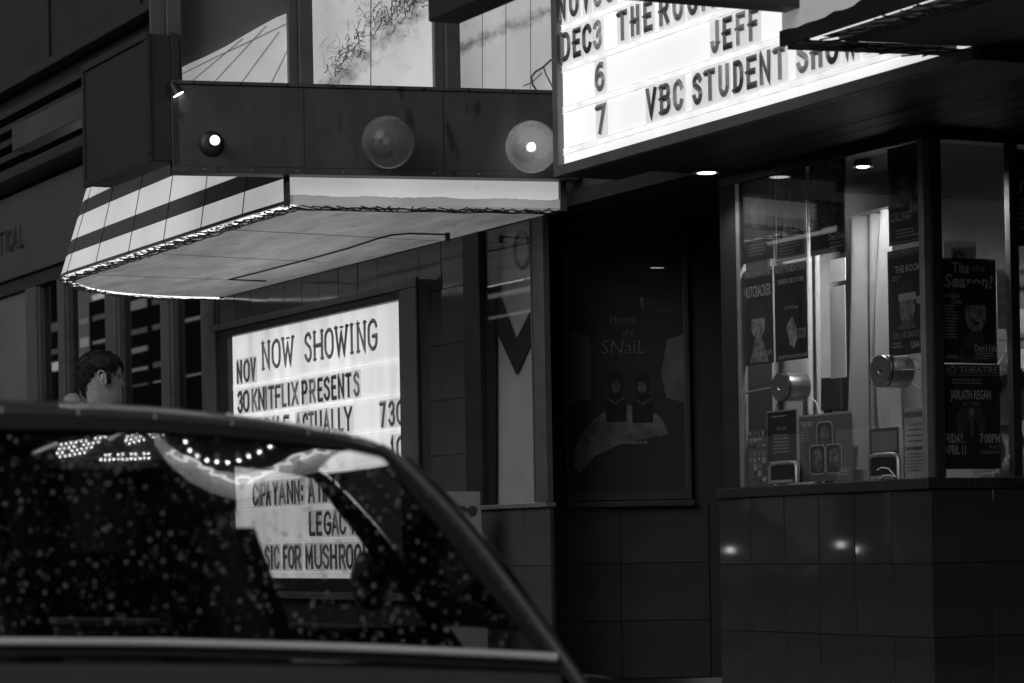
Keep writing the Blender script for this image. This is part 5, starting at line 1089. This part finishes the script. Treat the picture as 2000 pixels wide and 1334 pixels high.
part('door_mirror', MB().loft(mr_).tube([mc-CN*0.02, mc-CN*0.13-ZA*0.05], 0.018, 8), m_paint, car, smooth=True)
# rain drops on the near glass
poly_px = roof_b + pil_i[1:-1] + sill + list(reversed(rear_i[1:]))
def inside(x, y):
    c_ = False; n = len(poly_px)
    for i in range(n):
        (xa, ya), (xb, yb) = poly_px[i], poly_px[i-1]
        if (ya > y) != (yb > y) and x < (xb-xa)*(y-ya)/(yb-ya)+xa: c_ = not c_
    return c_
dr = MB(); rd = random.Random(21); cnt = 0
while cnt < 2300:
    x, y = rd.uniform(-300, 1070), rd.uniform(835, 1270)
    if not inside(x, y): continue
    cnt += 1; p = cg(x, y)+CN*0.0118; r = 0.0007+0.0030*rd.random()**3.6
    u = CE; v_ = GN.cross(CE).normalized(); nn_ = -GN; k = len(dr.v); st_ = rd.uniform(1.0, 1.35)
    vs = []; 
    for ring_, (rr_, hh_) in enumerate(((1, 0), (0.9, 0.42), (0.55, 0.8))):
        for q in range(8): a = q*math.pi/4; vs.append(p+u*(r*rr_*math.cos(a))+v_*(r*rr_*st_*math.sin(a))+nn_*(r*hh_))
    vs.append(p+nn_*(r*0.95)); fs = []
    for i in range(2):
        for q in range(8): fs.append((i*8+q, i*8+(q+1) % 8, (i+1)*8+(q+1) % 8, (i+1)*8+q))
    for q in range(8): fs.append((16+q, 16+(q+1) % 8, 24))
    dr.add(vs, fs)
mw = bpy.data.materials.new('water_drop'); mw.use_nodes = True; b_ = mw.node_tree.nodes['Principled BSDF']
b_.inputs['Base Color'].default_value = (0.9, 0.9, 0.9, 1); b_.inputs['Transmission Weight'].default_value = 0.68; b_.inputs['Roughness'].default_value = 0.12; b_.inputs['IOR'].default_value = 1.33
part('rain_drops', dr, mw, car, smooth=True, kind='stuff')

# ================================================================== ACROSS THE STREET (seen only mirrored in glass and tiles)
m_opp = mat('opposite_wall', 0.05, 0.8, var=0.2, scale=1)
OB = thing('opposite_building', (0, -14, SW), 'dark building across the street, mirrored in the car window', 'building')
OFB = thing('office_building', (-75, -15, 0), 'lit office block down the street, mirrored in the shop windows', 'building')
part('wall', MB().bb(-110, -42, -16.5, -14.3, 0, 15), m_opp, OFB)
ro = random.Random(17)
for z in (3.0, 4.2, 5.0, 5.7, 6.3, 6.9, 7.5, 8.1, 8.9, 9.6):
    for k in range(22):
        if ro.random() < 0.72: part('window', MB().bb(-108+3*k, -108+3*k+2.4, -14.29, -14.25, z, z+ro.choice((0.1, 0.16, 0.3))), glow('office_glow_%d' % ro.choice((1, 3, 6)), 0.0), OFB)
for nm_, e_ in (('office_glow_1', 0.15), ('office_glow_3', 0.4), ('office_glow_6', 1.1)):
    if nm_ in MATS: MATS[nm_].node_tree.nodes['Principled BSDF'].inputs['Emission Strength'].default_value = e_
CB_ = thing('corner_building', (16, -4, 0), 'tall dark corner building beyond the camera, mirrored in the car window', 'building')
part('wall', MB().bb(15.5, 17, -13, 7, 0, 26), m_opp, CB_)
for k in range(5):
    for q in range(3): part('window', MB().bb(15.44, 15.5, -12+3.8*k, -9.6+3.8*k, 10.5+4.2*q, 12.6+4.2*q), mat('dark_window', 0.02, 0.1), CB_)
part('wall', MB().bb(-150, 14, -14, -13.2, SW, 6.2).bb(-151, -150, -13, 7, 0, 6), m_opp, OB)
rw = random.Random(9)
for k in range(26):
    x = -48+k*3.5
    for z in (1.0, 4.0):
        part('window', MB().bb(x, x+2.3, -13.19, -13.12, z, z+(2.0 if z < 2 else 1.6)), glow('dim_window_glow', 0.04) if rw.random() < 0.4 else mat('dark_window', 0.02, 0.1), OB)
def mirror_hit(x, y, Xp):
    p = cg(x, y); r = ray(x, y).normalized(); n_ = GN; q = r - n_*(2*r.dot(n_)); return p + q*((Xp-p.x)/q.x)
SGN = thing('diner_sign', mirror_hit(520, 905, 15.2), 'curved lit sign with neon script and bulbs, mirrored in the car window', 'sign')
Ys = 15.2
def mh(l, Yp=Ys): return [mirror_hit(x, y, Yp) for x, y in l]
up_ = [(300, 842), (330, 868), (370, 895), (420, 918), (480, 925), (530, 910), (570, 890), (610, 876), (680, 858), (745, 852)]
dn_ = [(302, 868), (325, 900), (360, 930), (410, 955), (450, 966), (500, 958), (545, 935), (600, 915), (680, 900), (745, 892)]
part('curved_fascia', MB().strip(mh(up_), mh(dn_), (0.15, 0, 0)), glow('diner_fascia_glow', 1.1), SGN)
sq = []
for i in range(90):
    q = i/89; x = 325+q*395; 
    ym = 877+62*math.exp(-((x-470)/95)**2)*1.0 - max(0, (x-600))*0.02
    sq.append((x+10*math.sin(i*1.1), ym+9*math.cos(i*0.8+1)*(0.5+0.5*math.sin(i*0.23))))
part('neon_script', MB().tube(mh(sq, Ys-0.06), 0.014, 6), glow('diner_neon_glow', 7.0), SGN, smooth=True)
for x, y in ((362, 862), (371, 879), (386, 890), (404, 898), (424, 901), (445, 902), (467, 898), (486, 890), (507, 882), (528, 871)):
    part('bulb', MB().sphere(mirror_hit(x, y, Ys-0.1), 0.022, 10, 8), glow('sign_bulb_glow', 24.0), SGN, smooth=True)
BS = thing('bulb_sign', mirror_hit(200, 890, Ys), 'arrow shaped sign of clustered bulbs, mirrored in the car window', 'sign')
part('backing', MB().poly(mh([(60, 912), (120, 860), (240, 845), (345, 835), (345, 875), (310, 912), (200, 918)], Ys+0.05), (0.1, 0, 0)), m_opp, BS)
spots = [(108+9.5*c_+4*r_, 893-1.7*c_-8.5*r_) for r_ in range(4) for c_ in range(7+r_) if (c_*3+r_) % 7] + [(197+8.5*c_, 897-0.3*c_-9*r_) for c_ in range(12) for r_ in range(2 if c_ % 3 else 1)] + [(243+9.5*c_+3*r_, 868-2.6*c_-8.5*r_) for r_ in range(3) for c_ in range(9) if (c_+r_) % 5]
for x, y in spots: part('bulb', MB().sphere(mirror_hit(x, y, Ys-0.05), 0.013, 8, 6), glow('small_bulb_glow', 22.0), BS, smooth=True)
tb = thing('tube_lamp', mirror_hit(90, 875, Ys), 'slanted pale light tube, mirrored in the car window beside the bulb sign', 'lamp')
part('tube', MB().tube(mh([(66, 884), (112, 864)]), 0.02, 8).tube(mh([(212, 858), (244, 838)]), 0.02, 8), glow('pale_tube_glow', 2.5), tb, smooth=True)
# a car coming along the street with its headlights on
oc = thing('car', (-30, -3.2, 0), 'oncoming car with headlights on, mirrored in the booth tiles', 'car')
prof = [(-2.2, .35), (-2.2, .75), (-1.9, .88), (-1.3, .92), (-.75, 1.38), (.55, 1.42), (1.15, .95), (2.0, .8), (2.2, .6), (2.2, .35)]
part('body', MB().poly([V((-30+a, -4.0, b)) for a, b in prof], (0, 1.6, 0)), m_paint, oc, bevel=0.06)
for yy in (-3.85, -2.55): part('headlight', MB().sphere((-27.8, yy, 0.9), 0.035, 12, 8), glow('headlight_glow', 14.0), oc, smooth=True)
for xx in (-31.4, -28.7):
    for yy in (-4.0, -2.4): part('wheel', MB().lathe((xx, yy, 0.32), (0, 1, 0), [(-0.1, 0.2), (-0.09, 0.32), (0.09, 0.32), (0.1, 0.2)], 20), m_rub, oc, smooth=True)
